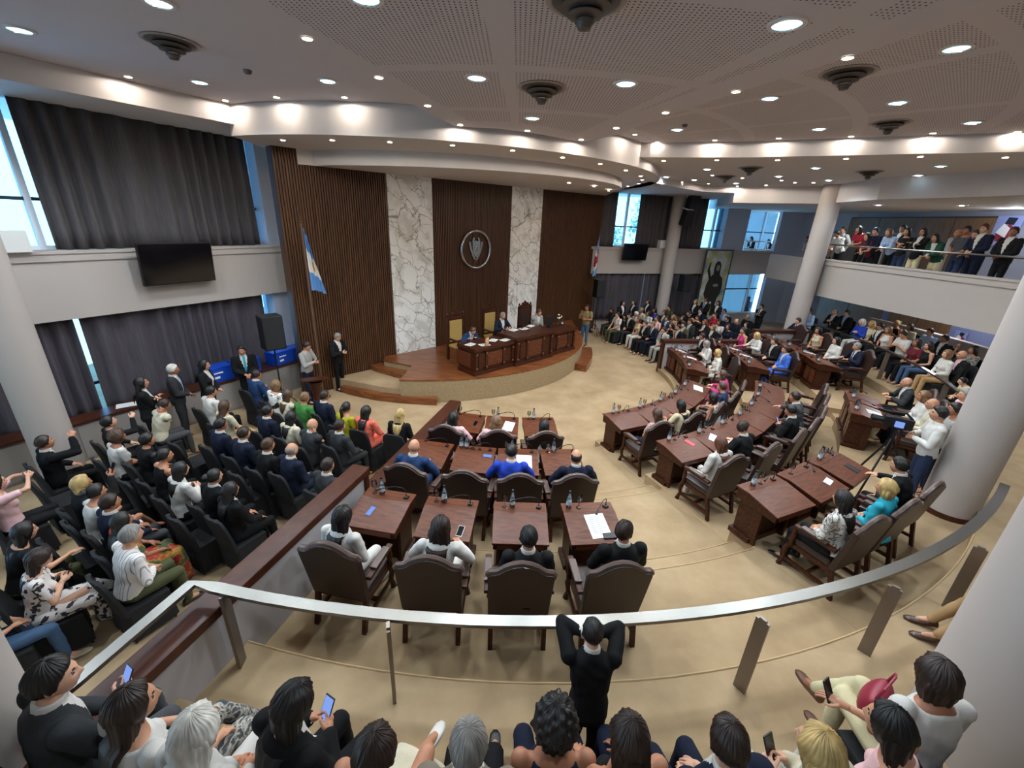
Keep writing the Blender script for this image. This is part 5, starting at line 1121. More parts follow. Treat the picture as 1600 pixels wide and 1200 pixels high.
# extra lights without fixtures, on and under the balcony and outside the frame
for p_, z_ in ((BF.p(2, -4.4), 5.8), (BF.p(6, -4.4), 5.8), (BF.p(10, -4.2), 5.8), (BF.p(3, -2.6), 3.0), (BF.p(8, -2.6), 3.0)): light_at(LB_, (*p_, z_))  # unseen lights added to brighten the walls behind the balcony and gallery
light_at(LCL_, (.8, .3, 6.4))  # unseen light added over the dim nearest seats
for x, y in ((-6, 2.5), (6.5, 2.4), (-8.3, 5)): light_at(LC_, (x, y, 6.40))
_v = None
def vent(px, py, z, label, r=.30):
    global _v
    p = at(px, py, z-.05); loc = (float(p[0]), float(p[1]), z)
    if _v is None:
        VM = mat('vent_metal', '#5f5955', .5, .3, var=.1); _v = thing('ceiling_diffuser', label, 'air vent', loc, 0, 'round ceiling air diffusers')
        MB().lathe([(r, -.0), (r+.02, -.012), (r-.02, -.02), (r-.05, .0)], 28, cap=False).build('outer_ring', mat('vent_rim', '#a39b98', .6), _v, smooth=True)
        m = MB()
        for k in range(4): a = r*(.90-.21*k); m.rings([[(q*math.cos(t), q*math.sin(t), zz) for t in np.linspace(0, 2*math.pi, 29)[:-1]] for q, zz in ((a-.09, -.035-.045*k), (a, -.012-.045*k), (a-.004, -.004-.045*k))], cap=False)
        m.build('cone_louvre', VM, _v, smooth=True); MB().lathe([(.0, -.20), (.05, -.19), (.07, -.15), (.0, -.12)], 16).build('centre_cone', VM, _v, smooth=True)
        MB().lathe([(.0, -.004), (r-.04, -.004), (r-.04, -.001), (0, -.001)], 24).build('dark_throat', mat('vent_dark', '#1d1a19', .9, var=0), _v)
    else: dup(_v, loc, 0, label)
for px, py, z, lb in ((915, 12, 6.45, 'round ceiling air vent nearest the top edge, in the perforated wedge'), (847, 143, 6.45, 'round ceiling air vent between three downlights of the wedge'), (268, 72, 6.75, 'round ceiling air vent on the plain left ceiling'),
        (1323, 120, 6.75, 'round ceiling air vent, larger one on the right perforated ceiling'), (1390, 196, 6.75, 'round ceiling air vent just above the right ceiling step'), (1172, 265, 6.42, 'round ceiling air vent, left one on the low right ceiling'),
        (1133, 278, 6.42, 'small far ceiling air vent near the far window beam'), (1358, 271, 6.42, 'round ceiling air vent above the balcony column'), (1530, 277, 6.42, 'round ceiling air vent above the lit exit lamp at right')): vent(px, py, z, lb)
for px, py, z, lb in ((387, 112, 6.75, 'small smoke detector on the plain left ceiling'), (1070, 196, 6.75, 'small smoke detector beside the downlight right of the wedge tip')):
    p = at(px, py, z-.02); o = MB().lathe([(.0, -.05), (.04, -.05), (.06, -.02), (.06, 0), (0, 0)], 14).build('smoke_detector', mat('detector', '#6b6260', .6), None, smooth=True); o.location = (float(p[0]), float(p[1]), z); tag(o, lb, 'smoke detector')
# wall lamp at the end of the balcony beam
p = at(1550, 292, 6.2); t = thing('emergency_lamp', 'bright boxed lamp under the beam at the far right', 'lamp', (float(p[0]), float(p[1]), 6.05), .4)
MB().box(-.22, .22, -.10, .10, .0, .26).build('lamp_box', emis('lamp_box', '#fff0cf', .5), t, bevel=.02); MB().box(-.25, .25, -.12, .12, .26, .37).build('mount', TRIM, t)
# ---------------------------------------------------------------- daylight
w = bpy.data.worlds.new('sky'); SC.world = w; w.use_nodes = True; nt = w.node_tree; bg = nt.nodes['Background']
tc = N(nt, 'ShaderNodeTexCoord'); sx = N(nt, 'ShaderNodeSeparateXYZ'); nt.links.new(tc.outputs['Generated'], sx.inputs[0]); rp = N(nt, 'ShaderNodeValToRGB'); e = rp.color_ramp.elements
e[0].position = .47; e[0].color = S('#a6cfe4'); e[1].position = .62; e[1].color = S('#a9dcff')
ad = N(nt, 'ShaderNodeMath', operation='MULTIPLY_ADD'); ad.inputs[1].default_value = .5; ad.inputs[2].default_value = .5; nt.links.new(sx.outputs[2], ad.inputs[0]); nt.links.new(ad.outputs[0], rp.inputs[0]); nt.links.new(rp.outputs[0], bg.inputs[0]); bg.inputs[1].default_value = SKY = 2.4
vs = SC.view_settings; vs.view_transform = 'Standard'; vs.look = 'None'; vs.exposure = 1.5; vs.gamma = 1
try: vs.use_curve_mapping = False
except Exception: pass
SC.display_settings.display_device = 'sRGB'
cy = SC.cycles; cy.use_denoising = True; cy.max_bounces = 6; cy.diffuse_bounces = 3; cy.glossy_bounces = 3; cy.transparent_max_bounces = 12; cy.sample_clamp_indirect = 4; cy.caustics_reflective = False; cy.caustics_refractive = False
try: cy.denoiser = 'OPENIMAGEDENOISE'; cy.use_light_tree = True
except Exception: pass
# ---------------------------------------------------------------- the people, placed along their sight lines
K, D, B, LB, Y, G, W_ = '#17120f', '#2a1b13', '#47301f', '#75563a', '#b4965f', '#827d77', '#cbc5bb'
bc0 = None
def seat(px, py, zf, az, lab, pose, hair, hc, top, tc, bot, bc, chair=True, **kw):
    global bc0
    r = person('person '+lab, 0, 0, zf, az, pose, hair, hc, top, tc, bot, bc, headpx=(px, py), **kw)
    if chair:
        a = rad(az); s = kw.get('s', 1); loc = (r['x']+math.sin(a)*.05, r['y']+math.cos(a)*.05, zf); lb = 'black chair of the person '+lab
        if bc0 is None: bc0 = blackchair(lb); bc0.location = loc; bc0.rotation_euler = (0, 0, -a)
        else: dup(bc0, loc, -a, lb)
    return r
def L(px, py, lab, *a, az=27, **kw): return seat(px, py, 0, az, lab, *a, **kw)
def R(px, py, lab, *a, az=-112, **kw): return seat(px, py, 0, az, lab, *a, **kw)
def std(px, py, zf, az, lab, *a, **kw): return person('person '+lab, 0, 0, zf, az, *a, stand=True, headpx=(px, py), **kw)
P_, SK, MX = 'pants', 'skirt', 'maxi'
F = dict(fem=True)
# standing along the left windows and the wood wall
std(221, 599, 0, 50, 'in black suit, leftmost of the four standing by the curtain', 'scross', 'long', K, 'suit', 'black', P_, 'black', pitch=8, **F)
std(270, 578, 0, 60, 'in dark grey suit with pale blue tie, standing with clasped hands', 'sclasp', 'short', W_, 'suit', 'dgrey', P_, 'dgrey', tie='lblue', skin=2, yaw=10)
std(319, 571, 0, 75, 'in black jacket standing beside the blue crates', 'sclasp', 'long', K, 'suit', 'black', P_, 'black', yaw=5, **F)
std(378, 548, 0, 140, 'in black suit with teal tie standing before the crates', 'sclasp', 'short', K, 'suit', 'black', P_, 'black', tie='teal', yaw=-25, skin=1)
std(479, 541, 0, 95, 'in pale grey sweater and black tie standing with a phone', 'sphone', 'short', D, 'shirt', 'lgrey', P_, 'navy', pitch=-25, shoes=('shoe', '#141414'), ph=('phone of the person in pale grey sweater by the wood wall', 2, False))
std(527, 527, 0, 110, 'in dark suit and white shirt typing against the wood wall', 'sphone', 'short', G, 'suit', 'black', P_, 'jet', pitch=-25, shoes=('shoe', '#141414'), ph=('phone of the person in dark suit leaning at the wood wall', 2, False))
# left public, front row
L(401, 586, 'in royal blue jacket, leftmost of the front left row', 'phone', 'short', D, 'suit', 'blue', P_, 'navy')
L(431, 602, 'in black and white floral blouse, front left row', 'lap', 'bob', LB, 'tee', 'floral', P_, 'black', **F)
L(450, 617, 'in cream top with hand at the face, front left row', 'chin', 'long', B, 'shirt', 'cream', P_, 'black', **F)
L(476, 622, 'in green top, front left row', 'lap', 'short', LB, 'shirt', 'green', P_, 'black')
L(507, 619, 'in navy suit right of the green top, front left row', 'lap', 'short', D, 'suit', 'navy', P_, 'navy')
L(541, 637, 'in ruffled lime dress, front left row', 'lap', 'tail', K, 'dress', 'lime', SK, 'lime', **F)
L(572, 643, 'in coral jacket, front left row', 'thigh', 'long', K, 'suit', 'coral', P_, 'coral', az=20, **F)
L(625, 648, 'in black with golden collar, rightmost of the front left row', 'lap', 'long', Y, 'shirt', 'black', P_, 'black', az=12, **F)
# second row
L(330, 612, 'in white shirt before the standing people', 'lap', 'short', K, 'shirt', 'white', P_, 'black')
L(351, 635, 'in cream blouse with bare knees, second left row', 'thigh', 'long', B, 'tee', 'ivory', SK, 'tan', **F)
L(418, 643, 'in dark navy suit, second left row', 'lap', 'short', K, 'suit', 'navy', P_, 'black')
L(455, 652, 'in cream jacket, second left row', 'lap', 'long', K, 'suit', 'cream', P_, 'black', **F)
L(488, 664, 'in dark grey suit resting the chin on a hand', 'chin', 'bald', B, 'suit', 'dgrey', P_, 'dgrey', skin=0)
L(531, 666, 'in grey suit, rightmost of the second left row', 'thigh', 'short', D, 'suit', 'dgrey', P_, 'dgrey', az=32)
# third row
L(257, 633, 'in cream shirt with hands at the mouth', 'chin', 'short', D, 'shirt', 'cream', P_, 'grey', skin=2, lean=18)
L(345, 664, 'in navy suit, left of two, third left row', 'lap', 'short', K, 'suit', 'navy', P_, 'black')
L(381, 678, 'in navy suit, right of two, third left row', 'lap', 'short', D, 'suit', 'navy', P_, 'navy')
L(419, 696, 'in black suit left of the navy suit by the divider', 'lap', 'short', B, 'suit', 'black', P_, 'black')
L(456, 703, 'in navy suit close to the wooden divider cap', 'lap', 'fringe', G, 'suit', 'navy', P_, 'navy')
L(512, 728, 'in charcoal suit touching the wooden divider cap', 'lap', 'short', D, 'suit', 'dgrey', P_, 'dgrey')
# fourth row
L(170, 660, 'in black top raising a bottle beside the column', 'raise', 'short', K, 'shirt', 'black', P_, 'black', pitch=15, **F)
L(183, 682, 'in white tee with bag on the lap, behind the column', 'lap', 'curly', B, 'tee', 'white', P_, 'black', **F)
L(230, 688, 'all in black seated behind the cream shirt', 'lap', 'short', K, 'shirt', 'black', P_, 'black', **F)
L(257, 712, 'in black sleeveless top with bare shoulder', 'phone', 'bun', K, 'tank', 'black', P_, 'black', yaw=-15, **F)
L(282, 734, 'in pale blouse with crossed hands, fourth left row', 'phone', 'long', K, 'shirt', 'white', P_, 'black', **F)
L(335, 745, 'in black jacket with hair clip, fourth left row', 'lap', 'bun', K, 'suit', 'jet', P_, 'jet', **F)
L(360, 766, 'in black with white cloth on the knees', 'thigh', 'long', K, 'suit', 'jet', P_, 'jet', **F)
# fifth row
L(70, 692, 'in black suit with a pen raised, left of the column', 'raise', 'short', D, 'suit', 'jet', P_, 'jet', pitch=12, skin=1)
L(127, 756, 'in red top under black sleeves lifting a phone', 'raise', 'bob', Y, 'suit', 'black', P_, 'black', shirtc='red', **F, ph=('dark phone lifted over the left seats near the column', 1, False))
L(150, 769, 'in white top typing on a phone, fifth left row', 'phone', 'bun', K, 'tee', 'white', SK, 'zebra', crossleg=True, **F, ph=('phone above the striped skirt in the left seats', 2, False))
L(172, 786, 'in navy suit with glasses, fifth left row', 'thigh', 'short', D, 'suit', 'navy', P_, 'grey')
L(190, 815, 'in red and green dress hidden behind the striped shirt', 'thigh', 'long', K, 'dress', 'redgreen', MX, 'redgreen', **F)
L(205, 837, 'in white pinstriped shirt and olive trousers', 'lap', 'short', G, 'shirt', 'pinstripe', P_, 'olive', skin=0, s=1.03, lean=12, near=1, shoes=('shoe', '#2a2420'))
# sixth row
L(-8, 755, 'with bare arms clapping at the left edge', 'raise2', 'long', D, 'tee', 'pink', P_, 'black', **F)
L(38, 831, 'in black top resting bare forearms forward', 'reach', 'long', K, 'tee', 'black', P_, 'olive', **F)
L(60, 873, 'in black and white floral dress using a phone', 'phone', 'long', D, 'dress', 'bigfloral', MX, 'bigfloral', near=1, crossleg=True, az=40, pitch=-30, shoes=('heel', '#c9b8a0'), **F, ph=('phone in the hands above the floral dress', 2, False))
L(-40, 925, 'in jeans at the left edge behind the floral dress', 'lap', 'long', D, 'tee', 'denim', P_, 'jean', az=40, shoes=('heel', '#b9a58c'), **F)
for px, py, lb in ((230, 745, 'empty black covered chair in the middle of the left seats'), (300, 690, 'empty black covered chair behind the two navy suits'), (310, 800, 'empty black covered chair before the striped skirt'), (395, 735, 'empty black covered chair behind the black suit, third left row'), (120, 835, 'empty black covered chair behind the striped shirt'), (90, 745, 'empty black covered chair below the raised pen')):
    q = at(px, py, .85); dup(bc0, (float(q[0]), float(q[1]), 0), -rad(27), lb)
# far right public: front row
R(956, 485, 'in charcoal jacket, leftmost of the far front row', 'lap', 'short', D, 'suit', 'dgrey', P_, 'dgrey', shirtc='navy')
R(965, 492, 'in white shirt and dark trousers, far front row', 'thigh', 'short', K, 'tee', 'white', P_, 'olive')
R(984, 494, 'in black suit beside the cream top, far front row', 'lap', 'short', K, 'suit', 'black', P_, 'dgrey', shoes=('shoe', '#111111'))
R(998, 500, 'in cream sleeveless top and white trousers, far front row', 'lap', 'long', B, 'tank', 'yellow', P_, 'white', **F)
R(1008, 506, 'in black suit right of the white trousers, far front row', 'lap', 'short', B, 'suit', 'black', P_, 'black', **F)
R(1020, 508, 'in navy suit and black tie, far front row', 'lap', 'short', LB, 'suit', 'navy', P_, 'navy', tie='black', skin=0)
R(1037, 516, 'in pale grey suit, right end of far front row', 'lap', 'short', D, 'suit', 'lgrey', P_, 'lgrey', tie='black', shoes=('shoe', '#151515'))
# far right public: behind
for px, py, lb, pose, hr, hc, tp, tc, bt, bcx, kw in (
 (994, 491, 'in white shirt behind the cream top, far second row', 'lap', 'short', W_, 'shirt', 'white', P_, 'grey', {}),
 (1002, 485, 'in ivory shirt under the standing black suits', 'lap', 'short', G, 'shirt', 'cream', P_, 'grey', {}),
 (1013, 490, 'in white cardigan, far second row', 'lap', 'long', K, 'shirt', 'white', P_, 'black', F),
 (1023, 485, 'in purple navy top by the far pale column', 'lap', 'long', K, 'tee', 'purple', P_, 'navy', F),
 (1026, 498, 'in pink top, far second row', 'lap', 'tail', D, 'tee', 'pink', P_, 'black', F),
 (1042, 498, 'in blue suit, far second row', 'lap', 'short', K, 'suit', 'blue', P_, 'navy', {}),
 (1052, 496, 'in pale top with bare arms, far second row', 'lap', 'wavy', LB, 'tank', 'tan', P_, 'black', F),
 (1049, 509, 'in low black top behind the pale grey suit', 'lap', 'long', K, 'tank', 'black', P_, 'black', F),
 (1060, 512, 'in black suit with open white collar by the divider', 'lap', 'short', K, 'suit', 'black', P_, 'black', {}),
 (1068, 508, 'in olive jacket by the right divider', 'lap', 'short', K, 'jacket', 'olive', P_, 'black', {}),
 (1067, 497, 'in black top, third far row', 'lap', 'long', K, 'tee', 'black', P_, 'black', F),
 (1045, 481, 'in dark olive shirt before the far column', 'lap', 'short', K, 'shirt', 'olive', P_, 'black', {}),
 (1038, 489, 'in dark jacket seated before the far column', 'lap', 'long', D, 'suit', 'dgrey', P_, 'black', F),
 (1094, 486, 'in dark navy suit and white shirt below the standing three', 'lap', 'short', D, 'suit', 'navy', P_, 'black', {}),
 (1090, 497, 'in black top raising both arms', 'raise2', 'short', K, 'tank', 'black', P_, 'black', F),
 (1117, 493, 'in red top, far seats', 'lap', 'short', B, 'shirt', 'red', P_, 'black', F),
 (1132, 487, 'in light blue shirt, far seats', 'lap', 'short', K, 'shirt', 'lblue', P_, 'navy', {}),
 (1101, 504, 'in black jacket with long auburn hair, far seats', 'phone', 'wavy', '#6a3a20', 'suit', 'black', P_, 'white', F),
 (1114, 512, 'in black jacket and white blouse beside the divider', 'lap', 'bob', LB, 'suit', 'black', P_, 'black', F),
 (1124, 504, 'in white top left of the dark group, far seats', 'lap', 'bob', K, 'tee', 'white', P_, 'black', F),
 (1135, 498, 'in dark navy shirt, far seats', 'lap', 'short', K, 'shirt', 'navy', P_, 'black', {}),
 (1138, 511, 'in dark top behind the magenta dress', 'lap', 'long', K, 'tee', 'navy', P_, 'black', F),
 (1151, 502, 'in dark navy top, far seats beside the divider', 'lap', 'fringe', D, 'shirt', 'navy', P_, 'black', {}),
 (1168, 496, 'in black top below the leaning suit', 'lap', 'short', G, 'shirt', 'black', P_, 'black', {}),
 (1166, 508, 'in black and white top behind the white jacket', 'lap', 'long', K, 'suit', 'black', P_, 'black', F),
 (1078, 503, 'in grey jacket among the far seats', 'lap', 'short', D, 'jacket', 'dgrey', P_, 'black', {}),
 (1076, 490, 'in dark shirt under the far loudspeaker', 'lap', 'short', K, 'shirt', 'black', P_, 'black', {})):
    R(px, py, lb, pose, hr, hc, tp, tc, bt, bcx, **kw)
std(973, 474, 0, 150, 'all in black turning away beside the right loudspeaker', 'sclasp', 'long', K, 'suit', 'black', P_, 'black', **F)
std(991, 473, 0, -110, 'in black jacket standing below the slit of daylight', 'sclasp', 'long', K, 'suit', 'black', P_, 'black', **F)
std(1013, 472, 0, -110, 'in black jacket standing left of the far column', 'sclasp', 'long', K, 'suit', 'black', P_, 'black', **F)
std(1087, 472, 0, -115, 'in black jacket and white blouse, left of three before the painting', 'sclasp', 'bob', LB, 'suit', 'black', P_, 'black', **F)
std(1103, 469, 0, -118, 'in black suit with purple tie standing before the painting', 'sclasp', 'short', K, 'suit', 'black', P_, 'black', tie='purple')
std(1122.5, 474, 0, -118, 'in black jacket and white blouse, right of three before the painting', 'sclasp', 'bob', K, 'suit', 'black', P_, 'black', **F)
std(1190, 480, 0, -110, 'in black suit leaning at the pier of the far corner', 'scross', 'short', D, 'suit', 'black', P_, 'black', tie='black')
std(917, 481, 0, -150, 'in khaki shirt and jeans holding a camera beside the stage', 'scam', 'short', K, 'tee', 'khaki', P_, 'jean', shoes=('shoe', '#1a1a1a'), skin=2)
person('person in blue silhouetted behind the lower far window', 0, 0, None, -105, 'sclasp', 'short', K, 'shirt', 'navy', P_, 'navy', stand=True, s=1.05, headpx=(1170, 467), wall=(RW.A, RW.B, -.9))
# presidium
for px, py, lb, pose, hr, hc, tc, kw in ((739, 517, 'in blue suit and glasses reading at the presiding desk', 'desk', 'short', B, 'blue', dict(pitch=-14, tie='lblue', lean=34, s=.95)), (785.5, 494, 'in dark navy suit at the centre of the presiding desk', 'desk', 'short', G, 'navy', {}), (842, 489, 'in pale grey suit with hand on chin at the presiding desk', 'chin', 'short', B, 'lgrey', dict(shirtc='white', lean=14))):
    person('person '+lb, 0, 0, ZS, math.degrees(math.atan2(PW.n[0], PW.n[1])), pose, hr, hc, 'suit', tc, P_, tc, headpx=(px, py), **kw)
# deputies in their armchairs
def Dp(px, py, row, lab, *a, th=None, **kw):
    z = ROWR[row][2]; q = at(px, py, z+1.24); t = math.degrees(math.atan2(q[0]-OX, OY-q[1])) if th is None else th
    return person('person '+lab, 0, 0, z, -t+kw.pop('turn', 0), *a, headpx=(px, py), **kw)
Dp(708, 653, 1, 'in pale pink jacket, leftmost of the front row, left block', 'desk', 'long', K, 'suit', 'pink', P_, 'black', **F)
Dp(775, 659, 1, 'in pale pink jacket between two, front row, left block', 'desk', 'wavy', LB, 'suit', 'pink', P_, 'pink', **F)
Dp(850, 666, 1, 'in white top, rightmost of the front row, left block', 'lap', 'long', K, 'tank', 'white', P_, 'black', **F)
Dp(647, 698, 2, 'bald in blue suit by the wooden divider, middle row', 'desk', 'bald', B, 'suit', 'blue', P_, 'blue', skin=0)
Dp(799, 707, 2, 'in royal blue suit bent over a white sheet, middle row', 'desk', 'short', K, 'suit', 'royal', P_, 'navy', pitch=-20)
Dp(900, 714, 2, 'in dark navy suit at the right end of the left block', 'desk', 'fringe', D, 'suit', 'navy', P_, 'navy', skin=0)
Dp(535, 807, 3, 'in white jacket, leftmost of the back row', 'lap', 'long', K, 'suit', 'white', P_, 'white', near=1, turn=8, shoes=('heel', '#bdb2a4'), **F)
Dp(688, 824, 3, 'in white jacket with wavy hair, second of the back row', 'desk', 'wavy', D, 'suit', 'white', P_, 'white', near=1, **F)
Dp(826, 841, 3, 'in black suit with arms low, third of the back row', 'lap', 'short', K, 'suit', 'black', P_, 'black', near=1, skin=1)
Dp(975, 831, 3, 'in black suit looking right, rightmost of the back row, left block', 'thigh', 'short', D, 'suit', 'black', P_, 'black', near=1, yaw=-50, pitch=6, skin=1, shoes=('shoe', '#111111'))
Dp(1027, 647, 1, 'in floral blouse, front row of the middle block', 'phone', 'long', B, 'tee', 'pinkfloral', P_, 'navy', **F, shoes=('heel', '#9a8a74'))
Dp(1064, 633, 1, 'in beige blouse, front row of the middle block', 'desk', 'long', K, 'tee', 'beige', P_, 'black', **F)
Dp(1114, 621, 1, 'in white sleeveless top, front row of the middle block', 'reach', 'long', K, 'tank', 'white', P_, 'navy', **F)
Dp(1128, 605, 1, 'in blue top behind the sleeveless one, front row', 'lap', 'short', B, 'shirt', 'denim', P_, 'black')
Dp(1129, 586, 1, 'in magenta jacket at the far end of the front row', 'desk', 'bob', B, 'suit', 'magenta', P_, 'pinkprint', shirtc='pinkprint', **F)
Dp(1126, 693, 2, 'in white suit in the first armchair of the middle block', 'lap', 'long', '#5a3420', 'suit', 'white', P_, 'white', near=1, **F)
Dp(1161, 669, 2, 'in black suit looking back towards the viewer, middle block', 'desk', 'short', D, 'suit', 'black', P_, 'black', near=1, yaw=-118, pitch=8, skin=3)
Dp(1236, 642, 2, 'in black suit using a phone, middle row, middle block', 'phone', 'short', K, 'suit', 'black', P_, 'black', pitch=-15, **{}, ph=('phone in the hands of the black suit, middle block', 2, True))
Dp(1242, 621, 2, 'in grey suit reaching over the desk, middle block', 'reach', 'short', D, 'suit', 'grey', P_, 'grey')
Dp(1317, 781, 3, 'in black and white print blouse, back row, middle block', 'lap', 'long', K, 'shirt', 'print', P_, 'black', near=1, shoes=('heel', '#18181a'), **F)
Dp(1385, 763, 3, 'in turquoise blouse, back row, middle block', 'lap', 'bob', Y, 'shirt', 'teal', P_, 'black', near=1, yaw=12, **F)
Dp(1405, 728, 3, 'in black suit stretching an arm over the desk, middle block', 'reach', 'short', K, 'suit', 'black', P_, 'black', near=1, skin=0)
Dp(1417, 598, 3, 'bald in charcoal suit at the far desk of the back row', 'desk', 'bald', B, 'suit', 'dgrey', P_, 'black', skin=0)
Dp(1443, 620, 3, 'in white jacket behind the video camera', 'lap', 'bob', LB, 'suit', 'white', P_, 'navy', **F)
Dp(1457, 632, 3, 'in cream jacket beside the video camera', 'lap', 'bald', B, 'suit', 'cream', P_, 'navy', skin=0)
Dp(1097, 526, 1, 'in black suit at the corner of the right divider', 'desk', 'short', D, 'suit', 'black', P_, 'black')
Dp(1104, 538, 1, 'in white jacket reading papers, front row, right block', 'phone', 'bob', G, 'suit', 'white', P_, 'white', pitch=-20, **F)
Dp(1121, 552, 1, 'in spotted white blouse, front row, right block', 'lap', 'bob', Y, 'shirt', 'spots', P_, 'spots', **F)
Dp(1161, 517, 2, 'in magenta top, middle row, right block', 'lap', 'bun', K, 'tank', 'magenta', P_, 'jean', **F)
Dp(1182.5, 525, 2, 'in white jacket, middle row, right block', 'desk', 'bob', Y, 'suit', 'white', P_, 'black', **F)
Dp(1210, 534, 2, 'in black suit, middle row, right block', 'lap', 'short', D, 'suit', 'black', P_, 'black')
Dp(1227.5, 547, 2, 'in bright blue suit, middle row, right block', 'lap', 'short', D, 'suit', 'bright', P_, 'bright', shoes=('shoe', '#1a1a1a'), skin=0)
Dp(1247, 502, 3, 'in navy suit, farthest of the back row, right block', 'desk', 'short', D, 'suit', 'navy', P_, 'navy', tie='navy')
Dp(1279, 517, 3, 'in white top with bare arms, back row, right block', 'lap', 'long', K, 'tank', 'ivory', P_, 'black', **F)
Dp(1307, 533, 3, 'in white jacket, back row, right block', 'lap', 'long', K, 'suit', 'white', P_, 'black', **F)
Dp(1339, 542, 3, 'in navy suit and tie, nearest of the back row, right block', 'desk', 'short', G, 'suit', 'navy', P_, 'navy', tie='blue', skin=0, shoes=('shoe', '#15151a'))
# camera crew by the big column
cm = std(1467, 647, .602, -60, 'in white shirt and jeans filming by the big column', 'scam', 'short', K, 'shirt', 'white', P_, 'denim', near=1, shoes=('shoe', '#d8d8d8'), s=1.02)
std(1493, 641, .602, -55, 'in pale grey polo behind the person filming', 'stand', 'short', K, 'tee', 'lgrey', P_, 'navy', skin=2)
std(1509, 618, .602, -60, 'in pale pink shirt standing against the big column', 'stand', 'short', G, 'shirt', 'pink', P_, 'navy', skin=0)
t = thing('video_camera', 'black video camera on a tripod by the person in white shirt', 'camera', (float(cm['x'])-.42, float(cm['y'])+.22, .602), rad(60))
MB().box(-.07, .07, -.18, .20, 1.28, 1.46).build('camera_body', BLACK, t, bevel=.015); MB().tube([(0, .18, 1.37), (0, .36, 1.37)], [.05, .062], 14).build('lens', BLACK, t, smooth=True)
MB().tube([(0, -.15, 1.46), (0, -.05, 1.55), (0, .12, 1.53)], .018, 8).tube([(.05, -.05, 1.5), (.06, .3, 1.52)], .022, 8).build('handle', BLACK, t, smooth=True); MB().box(-.12, -.075, -.05, .06, 1.32, 1.41).build('side_screen', SCREEN_LIT, t)
MB().tube([(0, 0, .75), (0, 0, 1.28)], .03, 8).build('tripod_column', BLACK, t); MB().tube([(0, -.05, 1.25), (.05, -.45, 1.05)], .014, 6).build('pan_bar', BLACK, t)
for k in range(3): a = 2.09*k+.5; MB().tube([(0, 0, 1.1), (.5*math.cos(a), .5*math.sin(a), .02)], .018, 6).build('tripod_leg', BLACK, t)
# far right gallery
def Gs(px, py, lab, *a, az=None, **kw):
    q = at(px, py, 2.1); t = -math.degrees(math.atan2(q[0]-OX, OY-q[1])) if az is None else az
    return seat(px, py, .85, t, lab, *a, **kw)
for px, py, lb, pose, hr, hc, tp, tc, bt, bcx, kw in (
 (1264, 486, 'in light blue shirt behind the balcony column', 'lap', 'short', K, 'shirt', 'lblue', P_, 'navy', {}),
 (1304, 488, 'bald in black suit, right gallery', 'phone', 'fringe', D, 'suit', 'black', P_, 'black', {'skin': 0}),
 (1323, 490, 'in dark suit and light blue shirt, right gallery', 'lap', 'short', D, 'suit', 'jet', P_, 'jet', {'shirtc': 'lblue'}),
 (1347, 504, 'in bright blue top, right gallery', 'phone', 'bob', W_, 'shirt', 'royal', P_, 'white', F),
 (1362, 507, 'in beige top, right gallery', 'lap', 'wavy', Y, 'tee', 'beige', P_, 'black', F),
 (1376, 511, 'in black jacket looking down, right gallery', 'lap', 'short', K, 'suit', 'black', P_, 'black', {'pitch': -20}),
 (1388, 516, 'in white tank top, right gallery', 'lap', 'long', LB, 'tank', 'white', P_, 'black', F),
 (1401, 506, 'in black sleeveless top, second row, right gallery', 'phone', 'bun', Y, 'tank', 'black', P_, 'black', F),
 (1422, 511, 'in ivory jacket, second row, right gallery', 'lap', 'long', K, 'shirt', 'ivory', P_, 'black', F),
 (1412, 523, 'in white shirt bending over a phone, right gallery', 'phone', 'short', D, 'tee', 'white', P_, 'black', {'pitch': -25}),
 (1433, 536, 'in maroon top, right gallery', 'lap', 'long', D, 'tee', 'maroon', P_, 'black', F),
 (1451, 541, 'in black top and blue jeans, right gallery', 'lap', 'wavy', D, 'tank', 'black', P_, 'jean', F),
 (1453, 519, 'in light blue shirt, second row, right gallery', 'lap', 'short', D, 'shirt', 'lblue', P_, 'navy', {}),
 (1476, 530, 'in black suit, second row, right gallery', 'lap', 'short', K, 'suit', 'black', P_, 'black', {'skin': 2}),
 (1480, 554, 'in white sweater and tan trousers, right gallery', 'lap', 'bob', LB, 'shirt', 'white', P_, 'tan', F),
 (1503, 555, 'bald in black suit near the big column, right gallery', 'lap', 'bald', B, 'suit', 'black', P_, 'jet', {'skin': 0, 'shirtc': 'pink'}),
 (1521, 547, 'in patterned top holding a phone, half behind the column', 'raise', 'long', K, 'tee', 'snake', P_, 'black', F)):
    Gs(px, py, lb, pose, hr, hc, tp, tc, bt, bcx, **kw)
person('child in yellow top leaning on the far steel rail', 0, 0, .85, -62, 'rail', 'short', K, 'tee', 'yellow', P_, 'navy', stand=True, s=.72, headpx=(1504, 596))
